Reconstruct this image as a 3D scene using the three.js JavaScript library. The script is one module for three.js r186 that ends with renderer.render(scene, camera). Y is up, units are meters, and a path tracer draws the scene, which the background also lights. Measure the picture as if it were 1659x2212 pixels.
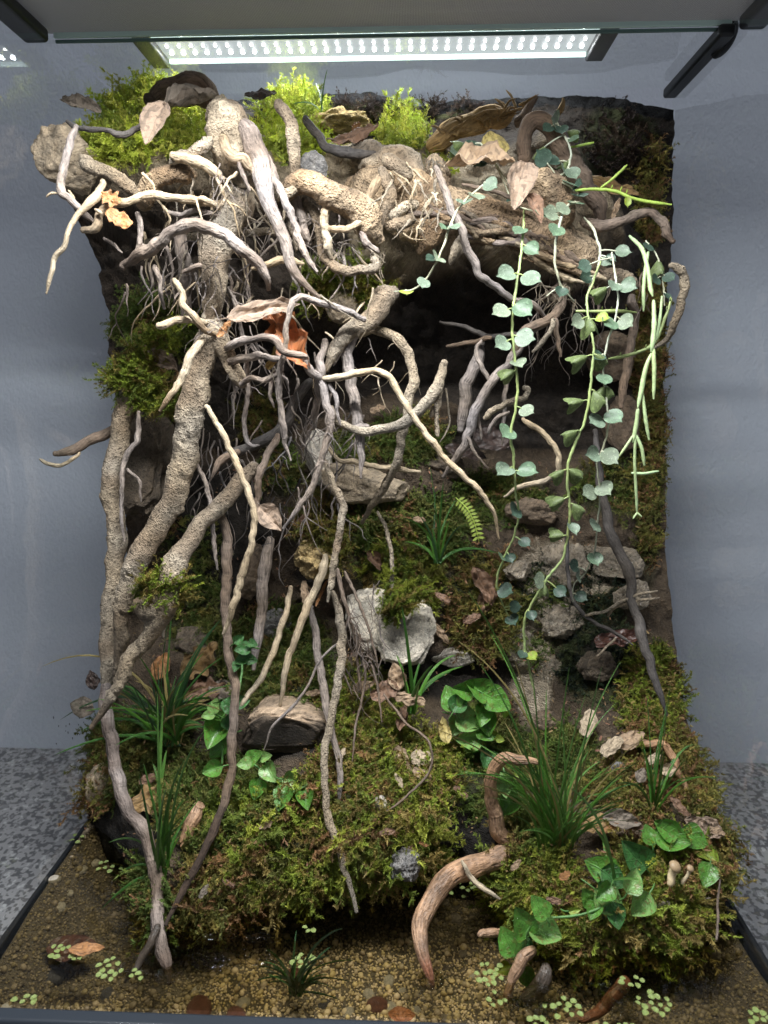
import * as THREE from 'three';
import { ImprovedNoise } from 'three/addons/math/ImprovedNoise.js';
import { mergeGeometries, mergeVertices } from 'three/addons/utils/BufferGeometryUtils.js';
import { RoundedBoxGeometry } from 'three/addons/geometries/RoundedBoxGeometry.js';
import { RectAreaLightUniformsLib } from 'three/addons/lights/RectAreaLightUniformsLib.js';

// ---------------------------------------------------------------- camera, light, exposure
const V = (x, y, z) => new THREE.Vector3(x, y, z);
const scene = new THREE.Scene();
const FPX = 1534, CX = 829.5, CY = 1106;
const camera = new THREE.PerspectiveCamera(2 * Math.atan(CY / FPX) * 180 / Math.PI, 0.75, 0.02, 20);
camera.rotation.order = 'YXZ';
camera.rotation.set(-Math.atan(290 / FPX), 0.0391, 0);
camera.position.set(0, 0.495, 0);
camera.focus = 0.63; camera.userData.fStop = 7;
camera.updateMatrixWorld(true);
scene.background = new THREE.Color(0.06, 0.064, 0.072);           // the dim room behind the photographer
const renderer = new THREE.WebGLRenderer({ antialias: true });
renderer.toneMapping = THREE.LinearToneMapping;
renderer.toneMappingExposure = 2.6;
renderer.shadowMap.enabled = true;
RectAreaLightUniformsLib.init();
const LED_POWER = 5, FRONT_POWER = 92, ROOM_FILL_POWER = 1.6, LED_COLOR = new THREE.Color(0.97, 0.99, 1.0);
{ // unseen fill light added high above the front of the tank
  const room = new THREE.RectAreaLight(new THREE.Color(0.95, 0.97, 1.0), ROOM_FILL_POWER, 1.0, 0.6);
  room.position.set(0.12, 2.2, -0.02); room.lookAt(0, 0.2, -0.5); scene.add(room);
}

// ---------------------------------------------------------------- helpers
let seed = 7;
const rnd = () => { seed = (seed + 0x6d2b79f5) | 0; let t = Math.imul(seed ^ (seed >>> 15), 1 | seed); t = (t + Math.imul(t ^ (t >>> 7), 61 | t)) ^ t; return ((t ^ (t >>> 14)) >>> 0) / 4294967296; };
const rr = (a, b) => a + (b - a) * rnd();
const clamp = (x, a, b) => Math.min(b, Math.max(a, x));
const smooth = (a, b, x) => { const t = clamp((x - a) / (b - a), 0, 1); return t * t * (3 - 2 * t); };
const IN = new ImprovedNoise();
const n3 = (x, y, z) => IN.noise(x + 31.7, y + 17.3, z + 57.1);
const fbm = (x, y, z, o = 3) => { let s = 0, a = 0.5; for (let i = 0; i < o; i++) { s += a * n3(x, y, z); x = x * 2.03 + 5.1; y = y * 2.03 + 1.7; z = z * 2.03 + 9.2; a *= 0.5; } return s; };
const CQ = camera.quaternion.clone(), CQI = CQ.clone().invert(), CP = camera.position.clone();
const RIGHT = V(1, 0, 0).applyQuaternion(CQ), UP = V(0, 1, 0).applyQuaternion(CQ), BACK = V(0, 0, 1).applyQuaternion(CQ);
// a point of the tank at the horizontal distance d behind the front opening's viewer; .s is its depth
function at(px, py, d) { const v = V((px - CX) / FPX, (CY - py) / FPX, -1).applyQuaternion(CQ); const s = -d / v.z; const p = v.multiplyScalar(s).add(CP); p.s = s; return p; }
function seen(p) { const v = p.clone().sub(CP).applyQuaternion(CQI); return [CX - v.x / v.z * FPX, CY + v.y / v.z * FPX]; }
const names = {};
function numbered(n) { const k = names[n] = (names[n] ?? -1) + 1; return k ? n + '_' + String(k).padStart(3, '0') : n; }
function thing(name, label, category, group, obj) {
  const o = obj || new THREE.Group(); o.name = numbered(name); o.userData.label = label; o.userData.category = category;
  if (group) o.userData.group = group;
  scene.add(o); return o;
}
function part(name, geo, mat, parent, label) { const m = new THREE.Mesh(geo, mat); m.name = name; m.castShadow = m.receiveShadow = true; if (label) m.userData.label = label; parent.add(m); return m; }
function struct(name, geo, mat) { const m = part(name, geo, mat, scene); m.name = numbered(name); m.userData.kind = 'structure'; return m; }
function solo(name, label, category, geo, mat, group) { const m = new THREE.Mesh(geo, mat); m.castShadow = m.receiveShadow = true; return thing(name, label, category, group, m); }

// tiling grey textures
function hash2(x, y, s) { let h = Math.imul(x, 374761393) + Math.imul(y, 668265263) + Math.imul(s, 1274126177); h = Math.imul(h ^ (h >>> 13), 1274126177); return ((h ^ (h >>> 16)) >>> 0) / 4294967296; }
function pn(x, y, px, py, s) { const x0 = Math.floor(x), y0 = Math.floor(y), fx = x - x0, fy = y - y0, u = fx * fx * (3 - 2 * fx), v = fy * fy * (3 - 2 * fy), m = (i, j) => hash2(((i % px) + px) % px, ((j % py) + py) % py, s); return (m(x0, y0) * (1 - u) + m(x0 + 1, y0) * u) * (1 - v) + (m(x0, y0 + 1) * (1 - u) + m(x0 + 1, y0 + 1) * u) * v; }
function tex(n, fn, srgb) {
  const d = new Uint8Array(n * n * 4);
  for (let j = 0; j < n; j++) for (let i = 0; i < n; i++) { let c = fn(i / n, j / n); if (!Array.isArray(c)) c = [c, c, c]; const k = (j * n + i) * 4; for (let q = 0; q < 3; q++) d[k + q] = clamp(c[q], 0, 1) * 255; d[k + 3] = 255; }
  const t = new THREE.DataTexture(d, n, n); t.wrapS = t.wrapT = THREE.RepeatWrapping; t.magFilter = THREE.LinearFilter; t.minFilter = THREE.LinearMipmapLinearFilter; t.generateMipmaps = true; if (srgb) t.colorSpace = THREE.SRGBColorSpace; t.needsUpdate = true; return t;
}
const rep = (t, x, y = x) => { const c = t.clone(); c.repeat.set(x, y); c.needsUpdate = true; return c; };
const tn = (u, v, f, s, g = f) => pn(u * f, v * g, f, g, s);
const crustT = tex(256, (u, v) => { const a = tn(u, v, 6, 1), b = tn(u, v, 17, 2), c = tn(u, v, 53, 3), g = tn(u, v, 110, 4), p = smooth(0.62, 0.80, tn(u, v, 24, 9)); return 0.30 + 0.28 * a + 0.22 * b + 0.26 * c * c + 0.16 * g - 0.22 * p; });
const barkT = tex(256, (u, v) => { const a = tn(u, v, 16, 5, 5), b = tn(u, v, 48, 6, 10), c = tn(u, v, 5, 7, 24), g = tn(u, v, 90, 8, 60); const k = smooth(0.60, 0.78, tn(u, v, 30, 10, 7)); return 0.30 + 0.30 * a + 0.22 * b + 0.14 * c + 0.17 * g - 0.22 * k; });
const soilT = tex(512, (u, v) => { const a = tn(u, v, 9, 11), b = tn(u, v, 31, 12), c = tn(u, v, 87, 13), g = tn(u, v, 200, 14); return 0.15 + 0.3 * a + 0.3 * b + 0.3 * c * c + 0.25 * g; });
const fineT = tex(256, (u, v) => 0.55 + 0.3 * tn(u, v, 8, 15) + 0.25 * tn(u, v, 40, 16) + 0.1 * tn(u, v, 120, 17));

const mat = (o) => new THREE.MeshStandardMaterial(o);
const rootMat = (r, g, b, t = crustT, k = 34, bump = 0.0012, rough = 0.9) => mat({ color: new THREE.Color().setRGB(r, g, b), map: rep(t, k), bumpMap: rep(t, k), bumpScale: bump, roughness: rough, vertexColors: true });
const M = {
  sandy: rootMat(0.47, 0.385, 0.28, crustT, 30, 0.004), pale: rootMat(0.58, 0.455, 0.30, barkT, 34, 0.0012, 0.8), grey: rootMat(0.36, 0.30, 0.26, barkT, 30, 0.0016),
  bark: rootMat(0.33, 0.265, 0.225, barkT, 26, 0.0018, 0.75), dark: rootMat(0.11, 0.095, 0.085, barkT, 40, 0.0008, 0.75), wet: rootMat(0.10, 0.075, 0.055, barkT, 36, 0.001, 0.4), brown: rootMat(0.26, 0.19, 0.14, barkT, 36, 0.001),
  drift: rootMat(0.52, 0.31, 0.18, barkT, 26, 0.0016, 0.5), red: rootMat(0.32, 0.13, 0.07, barkT, 30, 0.001, 0.35), log: rootMat(0.50, 0.365, 0.23, crustT, 24, 0.005),
  fibre: rootMat(0.50, 0.32, 0.13, barkT, 26, 0.002),
};

// a root: a tapering tube through points with lumps, crust and rounded ends
function tubeGeo(P, R, o = {}) {
  const lump = o.lump ?? 0.22, crust = o.crust ?? 0, tint = o.tint ?? 0.25, rmax = Math.max(...R), seg = o.seg ?? (rmax > 0.012 ? 44 : rmax > 0.006 ? 28 : rmax > 0.003 ? 13 : 8), step = o.step ?? (crust ? clamp(rmax * 0.3, 0.001, 0.0017) : clamp(rmax * 0.5, 0.0012, 0.0028));
  const c = new THREE.CatmullRomCurve3(P, false, 'centripetal'), k = P.length - 1, ts = [];
  for (let i = 0; i < k; i++) { const m = Math.max(2, Math.ceil(P[i].distanceTo(P[i + 1]) / step)); for (let j = 0; j < m; j++) ts.push((i + j / m) / k); }
  ts.push(1);
  const pts = ts.map((t) => c.getPoint(t)), pos = [], uv = [], col = [], idx = [];
  const wob = o.wob ?? 0.5;
  const endT = o.taper ?? 0.62, k0 = o.flat ? 1 : 0.8; const rad = (t) => { const sh = (1 - (1 - endT) * smooth(0.86, 1, t)) * (1 - (1 - k0) * smooth(0.08, 0, t)); return sh * rad0(t); }; const rad0 = (t) => { const x = t * k, i = Math.min(k - 1, Math.floor(x)); return THREE.MathUtils.lerp(R[i], R[i + 1], x - i); };
  pts.forEach((p, i) => { const r = rad(ts[i]) * wob, f = 1 / Math.max(rmax * 6, 0.014); if (i && i < pts.length - 1) p.add(V(n3(p.x * f, p.y * f, p.z * f + 3), n3(p.x * f + 9, p.y * f, p.z * f), n3(p.x * f, p.y * f + 7, p.z * f)).multiplyScalar(r * 1.3)).add(V(n3(p.x * f * 2.7, p.y * f * 2.7, 1), n3(2, p.y * f * 2.7, p.x * f * 2.7), 0).multiplyScalar(r * 0.8)); });
  let N = V(0, 0, 1), len = 0; const f1 = o.f1 ?? 1 / (rmax * 3.6), row = seg + 1, sd = (o.seed ?? P[0].x * 91 + P[0].y * 53) % 10;
  let along = 0; const g = o.grad; // grad: wet or stained end [from, r, g, b]
  const ring = (p, T, r, v) => {
    const gk = g ? smooth(g[0], Math.min(1, g[0] + 0.22), along + 0.05 * n3(v * 90, sd, 2)) : 0, gr = g ? 1 + (g[1] - 1) * gk : 1, gg = g ? 1 + (g[2] - 1) * gk : 1, gb = g ? 1 + (g[3] - 1) * gk : 1;
    const B = T.clone().cross(N).normalize(); N = B.clone().cross(T).normalize();
    for (let j = 0; j <= seg; j++) {
      const a = (j % seg) / seg * 2 * Math.PI, d = N.clone().multiplyScalar(Math.cos(a)).addScaledVector(B, Math.sin(a)), q = p.clone().addScaledVector(d, r);
      let h = fbm(q.x * f1 + sd, q.y * f1, q.z * f1, 3) * lump * 2;
      if (o.ridge) h += o.ridge * (0.5 - Math.abs(n3(a * 1.9 + sd, v * 22, q.y * 30))) ;
      h += (o.knot ?? 0.22) * Math.max(0, n3(v * 55 / Math.max(0.5, rmax * 160) + sd * 3, sd, 0.5)); const mask = crust ? smooth(-0.16, 0.14, fbm(q.x * 26 + sd, q.y * 26, q.z * 26 + 2, 2)) : 1; let x = r * (1 + h); if (crust) x += crust * (0.2 + 0.9 * mask) * (0.8 * Math.max(0, n3(q.x * 330, q.y * 330, q.z * 330)) + 2.2 * Math.max(0, fbm(q.x * 120, q.y * 120, q.z * 120 + 4, 3)));
      q.copy(p).addScaledVector(d, x); pos.push(q.x, q.y, q.z); uv.push(j / seg * Math.max(0.012, 2 * Math.PI * rmax), v);
      const w = fbm(q.x * 60 + sd, q.y * 60, q.z * 60, 2), w2 = n3(q.x * 25, q.y * 25 + sd, q.z * 25), b = Math.max(0.22, (1 + tint * 1.8 * w - 0.6 * tint * Math.max(0, w2)) * (1 + (crust ? 1.5 : 0.7) * clamp(h - (o.knot ?? 0.1) * 0.3, -0.4, 0.25)));
      const mk = 1 - 0.36 * (1 - mask); col.push(b * (1 + 0.10 * w2) * gr * mk, b * gg * (mk - 0.05 * (1 - mask)), b * (1 - 0.16 * w2) * gb * (mk - 0.09 * (1 - mask)));
    }
  };
  for (let i = 0; i < pts.length; i++) {
    along = ts[i]; const T = pts[Math.min(i + 1, pts.length - 1)].clone().sub(pts[Math.max(i - 1, 0)]).normalize(); if (T.lengthSq() < 0.5) T.set(0, -1, 0);
    if (i === 0) { N = Math.abs(T.z) < 0.8 ? V(0, 0, 1) : V(1, 0, 0); N.addScaledVector(T, -N.dot(T)).normalize(); const r = rad(0); for (const [q, s] of [[-0.75, 0.02], [-0.6, 0.6], [-0.25, 0.92]]) ring(pts[0].clone().addScaledVector(T, q * r * (o.flat ?? 1)), T, r * s, len + q * r); }
    else len += pts[i].distanceTo(pts[i - 1]);
    ring(pts[i], T, rad(ts[i]), len);
    if (i === pts.length - 1) { const r = rad(1); for (const [q, s] of [[0.25, 0.92], [0.6, 0.6], [0.75, 0.02]]) ring(pts[i].clone().addScaledVector(T, q * r * (o.flat ?? 1)), T, r * s, len + q * r); }
  }
  const rows = pos.length / 3 / row;
  for (let i = 0; i < rows - 1; i++) for (let j = 0; j < seg; j++) { const a = i * row + j, b = a + 1, e = a + row, g = e + 1; idx.push(a, b, e, b, g, e); }
  const G = new THREE.BufferGeometry(); G.setAttribute('position', new THREE.Float32BufferAttribute(pos, 3)); G.setAttribute('uv', new THREE.Float32BufferAttribute(uv, 2)); G.setAttribute('color', new THREE.Float32BufferAttribute(col, 3)); G.setIndex(idx); G.computeVertexNormals();
  const nn = G.attributes.normal; for (let i = 0; i < rows; i++) { const a = i * row, b = a + seg, v = V(nn.getX(a) + nn.getX(b), nn.getY(a) + nn.getY(b), nn.getZ(a) + nn.getZ(b)).normalize(); nn.setXYZ(a, v.x, v.y, v.z); nn.setXYZ(b, v.x, v.y, v.z); }
  return G;
}
// [x, y, d, r, ...]: picture place, distance and half width of each point of a root
function pathOf(a) { const P = [], R = []; for (let i = 0; i < a.length; i += 4) { const p = at(a[i], a[i + 1], a[i + 2]); P.push(p); R.push(0.88 * a[i + 3] * p.s / FPX); } return [P, R]; }
const tubeOf = (a, o) => tubeGeo(...pathOf(a), o);
// ---------------------------------------------------------------- the ground of the tank: depth of the bank behind every place of its upright face
const XL = -0.3105, XR = 0.2625, WATER = 0.07, YB = 0.02;
const ctl = [];
function K(d, ...a) { for (let i = 0; i < a.length; i += 2) ctl.push(at(a[i], a[i + 1], d)); }
function KR(...a) { for (let i = 0; i < a.length; i += 3) ctl.push(at(a[i], a[i + 1], a[i + 2])); }
function KW(...a) { for (let i = 0; i < a.length; i += 3) ctl.push(V(a[i], a[i + 1], -a[i + 2])); }
KR(700, 235, .78, 900, 230, .79, 1100, 235, .79, 1300, 230, .79, 1425, 240, .79, 800, 270, .78, 1000, 270, .78, 1300, 270, .785);
KR(90, 330, .64, 200, 330, .63, 350, 340, .63, 500, 350, .63, 640, 350, .66, 760, 340, .69, 900, 340, .71, 1050, 340, .72, 1200, 350, .72, 1330, 330, .775, 1425, 350, .785);
KR(110, 430, .66, 250, 430, .67, 400, 450, .675, 550, 450, .675, 700, 450, .665, 850, 430, .65, 1000, 450, .66, 1150, 480, .67, 1280, 480, .70, 1400, 450, .77);
KR(195, 540, .735, 300, 550, .725, 450, 550, .72, 600, 550, .71, 750, 560, .70, 850, 540, .70, 1000, 540, .71, 1150, 560, .71, 1250, 580, .71, 1330, 600, .735, 1410, 600, .775);
KR(235, 650, .74, 350, 650, .71, 500, 660, .71, 650, 650, .70, 750, 640, .69, 860, 660, .75, 1000, 640, .78, 1150, 660, .775, 1300, 680, .77, 1415, 700, .765);
KR(255, 760, .735, 330, 760, .71, 450, 780, .745, 600, 780, .75, 750, 780, .77, 900, 780, .79, 1100, 780, .79, 1250, 790, .79, 1410, 800, .765);
KR(265, 900, .74, 350, 920, .73, 500, 920, .76, 620, 920, .75, 720, 930, .74, 800, 950, .715, 900, 940, .705, 1000, 940, .75, 1120, 930, .78, 1230, 930, .775, 1330, 930, .75, 1410, 950, .75);
KR(270, 1050, .745, 400, 1060, .755, 550, 1050, .76, 680, 1030, .715, 780, 1030, .695, 900, 1050, .70, 1050, 1050, .74, 1150, 1060, .735, 1300, 1050, .735, 1420, 1050, .737);
KR(275, 1180, .745, 420, 1200, .745, 560, 1180, .735, 690, 1180, .69, 820, 1180, .68, 950, 1180, .69, 1100, 1180, .71, 1200, 1180, .715, 1330, 1180, .70, 1420, 1180, .725);
KR(255, 1330, .725, 400, 1330, .725, 520, 1330, .715, 640, 1330, .695, 750, 1300, .675, 850, 1330, .665, 950, 1330, .67, 1080, 1330, .68, 1200, 1330, .70, 1320, 1330, .685, 1425, 1320, .695);
KR(225, 1450, .68, 350, 1470, .665, 500, 1450, .675, 620, 1450, .665, 750, 1450, .655, 860, 1460, .675, 960, 1450, .675, 1080, 1450, .67, 1200, 1450, .68, 1330, 1450, .66, 1440, 1450, .67);
KR(200, 1580, .645, 330, 1570, .625, 480, 1560, .625, 620, 1560, .61, 760, 1560, .60, 900, 1560, .605, 1020, 1560, .63, 1150, 1570, .64, 1300, 1580, .63, 1440, 1580, .645);
KR(185, 1700, .62, 320, 1700, .595, 480, 1700, .575, 620, 1700, .55, 760, 1700, .545, 900, 1700, .55, 1000, 1700, .57, 1100, 1700, .585, 1250, 1720, .575, 1380, 1700, .585, 1480, 1690, .59);
KR(180, 1820, .605, 300, 1820, .57, 450, 1830, .535, 600, 1830, .52, 750, 1830, .515, 900, 1830, .525, 1000, 1820, .565, 1080, 1830, .56, 1200, 1840, .535, 1350, 1830, .53, 1500, 1830, .525, 1590, 1850, .515);
KR(380, 2000, .475, 480, 1980, .48, 300, 1960, .50, 540, 2030, .485, 700, 1920, .505, 600, 1915, .505, 820, 1920, .507, 900, 1910, .515, 1110, 1950, .49, 1250, 1950, .48, 1400, 1950, .48, 1520, 1930, .495, 1150, 2040, .462, 1300, 2060, .457, 1450, 2010, .475);
KW(-.30, .06, .60, -.25, .06, .57, -.20, .06, .48, -.165, .06, .478, -.11, .055, .575, -.05, .055, .61, .02, .055, .61, .05, .055, .61, .09, .06, .50, .15, .06, .475, .21, .06, .49, .25, .06, .54);
KW(-.30, .02, .60, -.25, .02, .58, -.20, .02, .52, -.165, .02, .52, -.11, .02, .60, -.05, .02, .62, .02, .02, .62, .05, .02, .62, .09, .02, .54, .15, .02, .52, .21, .02, .53, .25, .02, .56);
KW(-.28, .73, .72, -.2, .735, .72, -.12, .74, .73, -.05, .745, .75, -.3, .76, .79, -.2, .765, .79, -.1, .765, .79);
KR(860, 1448, .69, 960, 1450, .70, 1050, 1462, .70, 1080, 1500, .68);
const HOLLOW_SHADE = [[960, 1460, 150, 50], [620, 1600, 100, 40], [690, 1240, 60, 30], [1010, 1780, 60, 70], [480, 1150, 120, 160], [1320, 1400, 60, 50], [260, 1850, 80, 60]];  // ellipses where the shade of hollows and overhangs is painted on the soil
function field(x, y) { let s = 0, w = 0; for (const p of ctl) { const q = ((p.x - x) ** 2 + (p.y - y) ** 2) / 0.00105; if (q > 16) continue; const e = Math.exp(-q) + 1e-7; s += e * -p.z; w += e; } return w > 1e-6 ? s / w : 0.78; }
const NX = 300, NY = 380, YT = 0.78, grid = new Float32Array((NX + 1) * (NY + 1));
for (let j = 0; j <= NY; j++) for (let i = 0; i <= NX; i++) {
  const x = XL + (XR - XL) * i / NX, y = YB + (YT - YB) * j / NY; let d = field(x, y);
  const rough = y > 0.5 && d < 0.74 ? 0.022 : 0.012;
  d += fbm(x * 28, y * 28, d * 9, 4) * rough * 1.5 + fbm(x * 95, y * 95, 3, 3) * 0.009;
  grid[j * (NX + 1) + i] = Math.min(d, 0.793);
}
function D(x, y) { const u = clamp((x - XL) / (XR - XL) * NX, 0, NX - 1e-3), v = clamp((y - YB) / (YT - YB) * NY, 0, NY - 1e-3), i = Math.floor(u), j = Math.floor(v), a = u - i, b = v - j, k = j * (NX + 1) + i; return (grid[k] * (1 - a) + grid[k + 1] * a) * (1 - b) + (grid[k + NX + 1] * (1 - a) + grid[k + NX + 2] * a) * b; }
function normalAt(x, y) { const e = 0.004, gx = (D(x + e, y) - D(x - e, y)) / (2 * e), gy = (D(x, y + e) - D(x, y - e)) / (2 * e); return V(gx, gy, 1).normalize(); }
// where the line of sight through a place first meets the bank
function S(px, py, off = 0) {
  for (let d = 0.42; d < 0.80; d += 0.0015) { const p = at(px, py, d); if (p.x < XL || p.x > XR || p.y < YB || p.y > YT) continue; if (d >= D(p.x, p.y)) { const q = at(px, py, d - off); q.n = normalAt(p.x, p.y); q.d = d - off; return q; } }
  return null;
}
const topOf = (() => { const t = [[-.32, .765], [-.12, .768], [-.09, .7755], [-.05, .774], [0, .7665], [.05, .7695], [.12, .7745], [.18, .7738], [.235, .766], [.27, .761]]; return (x) => { for (let i = 0; i < t.length - 1; i++) if (x <= t[i + 1][0]) { const a = smooth(t[i][0], t[i + 1][0], x); return t[i][1] * (1 - a) + t[i + 1][1] * a; } return .761; }; })();

// ---------------------------------------------------------------- moss patches: [x, y, rx, ry, tufts, length mm, palette, droop, label]
const MOSS = [
  [255, 270, 85, 75, 260, 15, 0, 0, 'bright yellow-green feather moss on the upper left ledge'],
  [350, 205, 60, 45, 110, 14, 0, 0, 'bright moss under the large curled grey leaf at the top'],
  [640, 270, 70, 75, 240, 15, 0, 0, 'bright moss between the root crown and the upright root stub'],
  [870, 285, 45, 40, 60, 15, 0, 0, 'lone bright moss fronds on the log near the back wall'],
  [955, 365, 22, 25, 26, 11, 0, 0, 'small yellow moss tuft where the dark thin root leaves the log'],
  [735, 610, 90, 45, 150, 12, 1, .5, 'green moss around the pale hooked root below the ledge'],
  [330, 705, 85, 60, 170, 13, 2, .3, 'dark green moss on the left side below the ledge'],
  [335, 850, 60, 55, 120, 12, 1, .6, 'moss cuff at the head of the leftmost hanging root'],
  [320, 1275, 55, 30, 70, 11, 3, .3, 'yellow moss growing on the crusty root knot'],
  [565, 900, 55, 50, 90, 10, 3, .5, 'thin brownish moss between the hanging roots at mid height'],
  [610, 1010, 40, 60, 60, 12, 2, 1, 'dark moss strands hanging behind the central roots'],
  [890, 945, 75, 50, 230, 10, 2, .4, 'green moss on the cave floor inside the big loop root'],
  [760, 965, 60, 30, 110, 10, 2, .4, 'low moss in front of the flat tan stone'],
  [700, 1115, 65, 60, 160, 11, 3, .6, 'golden green moss above the crumbly clay lump'],
  [880, 1150, 120, 75, 420, 11, 2, .4, 'deep green moss slope behind the small sedge tuft'],
  [870, 1250, 95, 80, 320, 12, 1, .7, 'yellow-green moss spilling over the large pale rock'],
  [1040, 1310, 75, 110, 330, 11, 3, .3, 'brown and green moss around the wet curled leaf'],
  [1075, 1080, 110, 55, 220, 10, 2, .3, 'dark moss at the foot of the cave wall'],
  [1400, 900, 32, 330, 420, 11, 3, 0, 'brownish moss climbing the right tank wall'],
  [1330, 1050, 90, 60, 130, 10, 2, .3, 'dark wet moss under the hanging leaf pairs'],
  [1300, 1430, 90, 90, 180, 9, 4, .3, 'glistening black-green moss beside the seep'],
  [1400, 1500, 60, 110, 330, 13, 1, .5, 'green moss on the lower right wall under the dark root'],
  [430, 1330, 70, 80, 130, 11, 2, .4, 'shaded moss behind the left sedge clump'],
  [600, 1420, 120, 110, 420, 12, 2, .4, 'shaded green moss above the dark-fronted rock'],
  [800, 1520, 90, 80, 300, 12, 1, .4, 'light green moss below the pale rock overhang'],
  [300, 1640, 130, 90, 320, 11, 2, .5, 'dark moss behind the base of the left sedge clump'],
  [215, 1660, 45, 70, 170, 13, 3, 1, 'golden moss draping the left tank wall'],
  [470, 1740, 130, 100, 420, 12, 2, .5, 'green moss around the rolled bark piece'],
  [830, 1670, 150, 110, 700, 13, 1, .5, 'fresh green moss field around the pale leaf scraps'],
  [640, 1800, 190, 90, 700, 14, 1, 1.0, 'moss fringe hanging over the dark water in the middle'],
  [850, 1850, 110, 90, 330, 14, 1, 1.0, 'moss around the round rough stone above the water'],
  [700, 1900, 130, 45, 200, 16, 1, 1.6, 'lowest drooping moss strands over the dark hollow'],
  [290, 1960, 75, 80, 260, 13, 2, .8, 'moss on the left half of the shore mound'],
  [470, 1930, 90, 80, 260, 11, 3, .6, 'moss and grit on the right half of the left shore mound'],
  [1150, 1920, 90, 65, 340, 13, 1, .5, 'moss cushion right of the driftwood fork'],
  [1260, 2010, 140, 75, 380, 13, 1, 1, 'moss fringe at the front of the right shore mound'],
  [1440, 1890, 120, 75, 480, 13, 1, .8, 'moss cushion around the two small mushrooms'],
  [1450, 1985, 90, 60, 230, 15, 1, 1.5, 'drooping moss tips at the right end of the shore'],
  [1560, 1840, 45, 55, 150, 12, 3, .8, 'brownish moss against the right glass'],
  [1370, 1700, 95, 60, 260, 12, 3, .3, 'brown moss among leaf scraps behind the right ivy'],
  [1050, 1640, 60, 130, 240, 12, 2, .4, 'dark moss behind the upright driftwood arm'],
  [400, 285, 55, 50, 150, 14, 0, 0, 'bright moss under the hanging greyish tan leaf'],
  [1500, 1690, 50, 80, 170, 11, 3, .4, 'brown moss in the right corner behind the orange twig'],
  [1440, 1620, 50, 40, 100, 11, 3, .3, 'brown-green moss above the orange twig'],
  [190, 1600, 40, 40, 80, 12, 2, .4, 'dark moss beside the round grey leaf at the left pane'],
  [1180, 1640, 110, 70, 200, 12, 2, .4, 'shaded moss behind the large fine grass'],
  [420, 1180, 70, 90, 70, 10, 2, .6, 'sparse moss in the dark gap behind the slanting root'],
  [1245, 1270, 120, 80, 110, 9, 4, .3, 'black-green moss in the joints of the wet seep stones'],
  [1160, 1330, 60, 110, 90, 9, 2, .4, 'dark green moss along the left edge of the seep'],
  [1340, 320, 80, 90, 170, 8, 5, 0, 'dark brown dry moss on the upper right of the back wall'],
  [880, 235, 170, 22, 120, 7, 5, 0, 'dark brown dry moss along the top of the back wall'],
  [1405, 420, 28, 110, 110, 10, 3, 0, 'golden moss in the upper right corner by the pane'],
  [1130, 1780, 55, 60, 110, 11, 2, .4, 'dark moss behind the fork of the driftwood'],
];
function mossAmount(px, py) { let m = 0; for (const [x, y, a, b] of MOSS) { const q = ((px - x) / a) ** 2 + ((py - y) / b) ** 2; if (q < 1.6) m = Math.max(m, smooth(1.6, 0.7, q)); } return m; }

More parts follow.
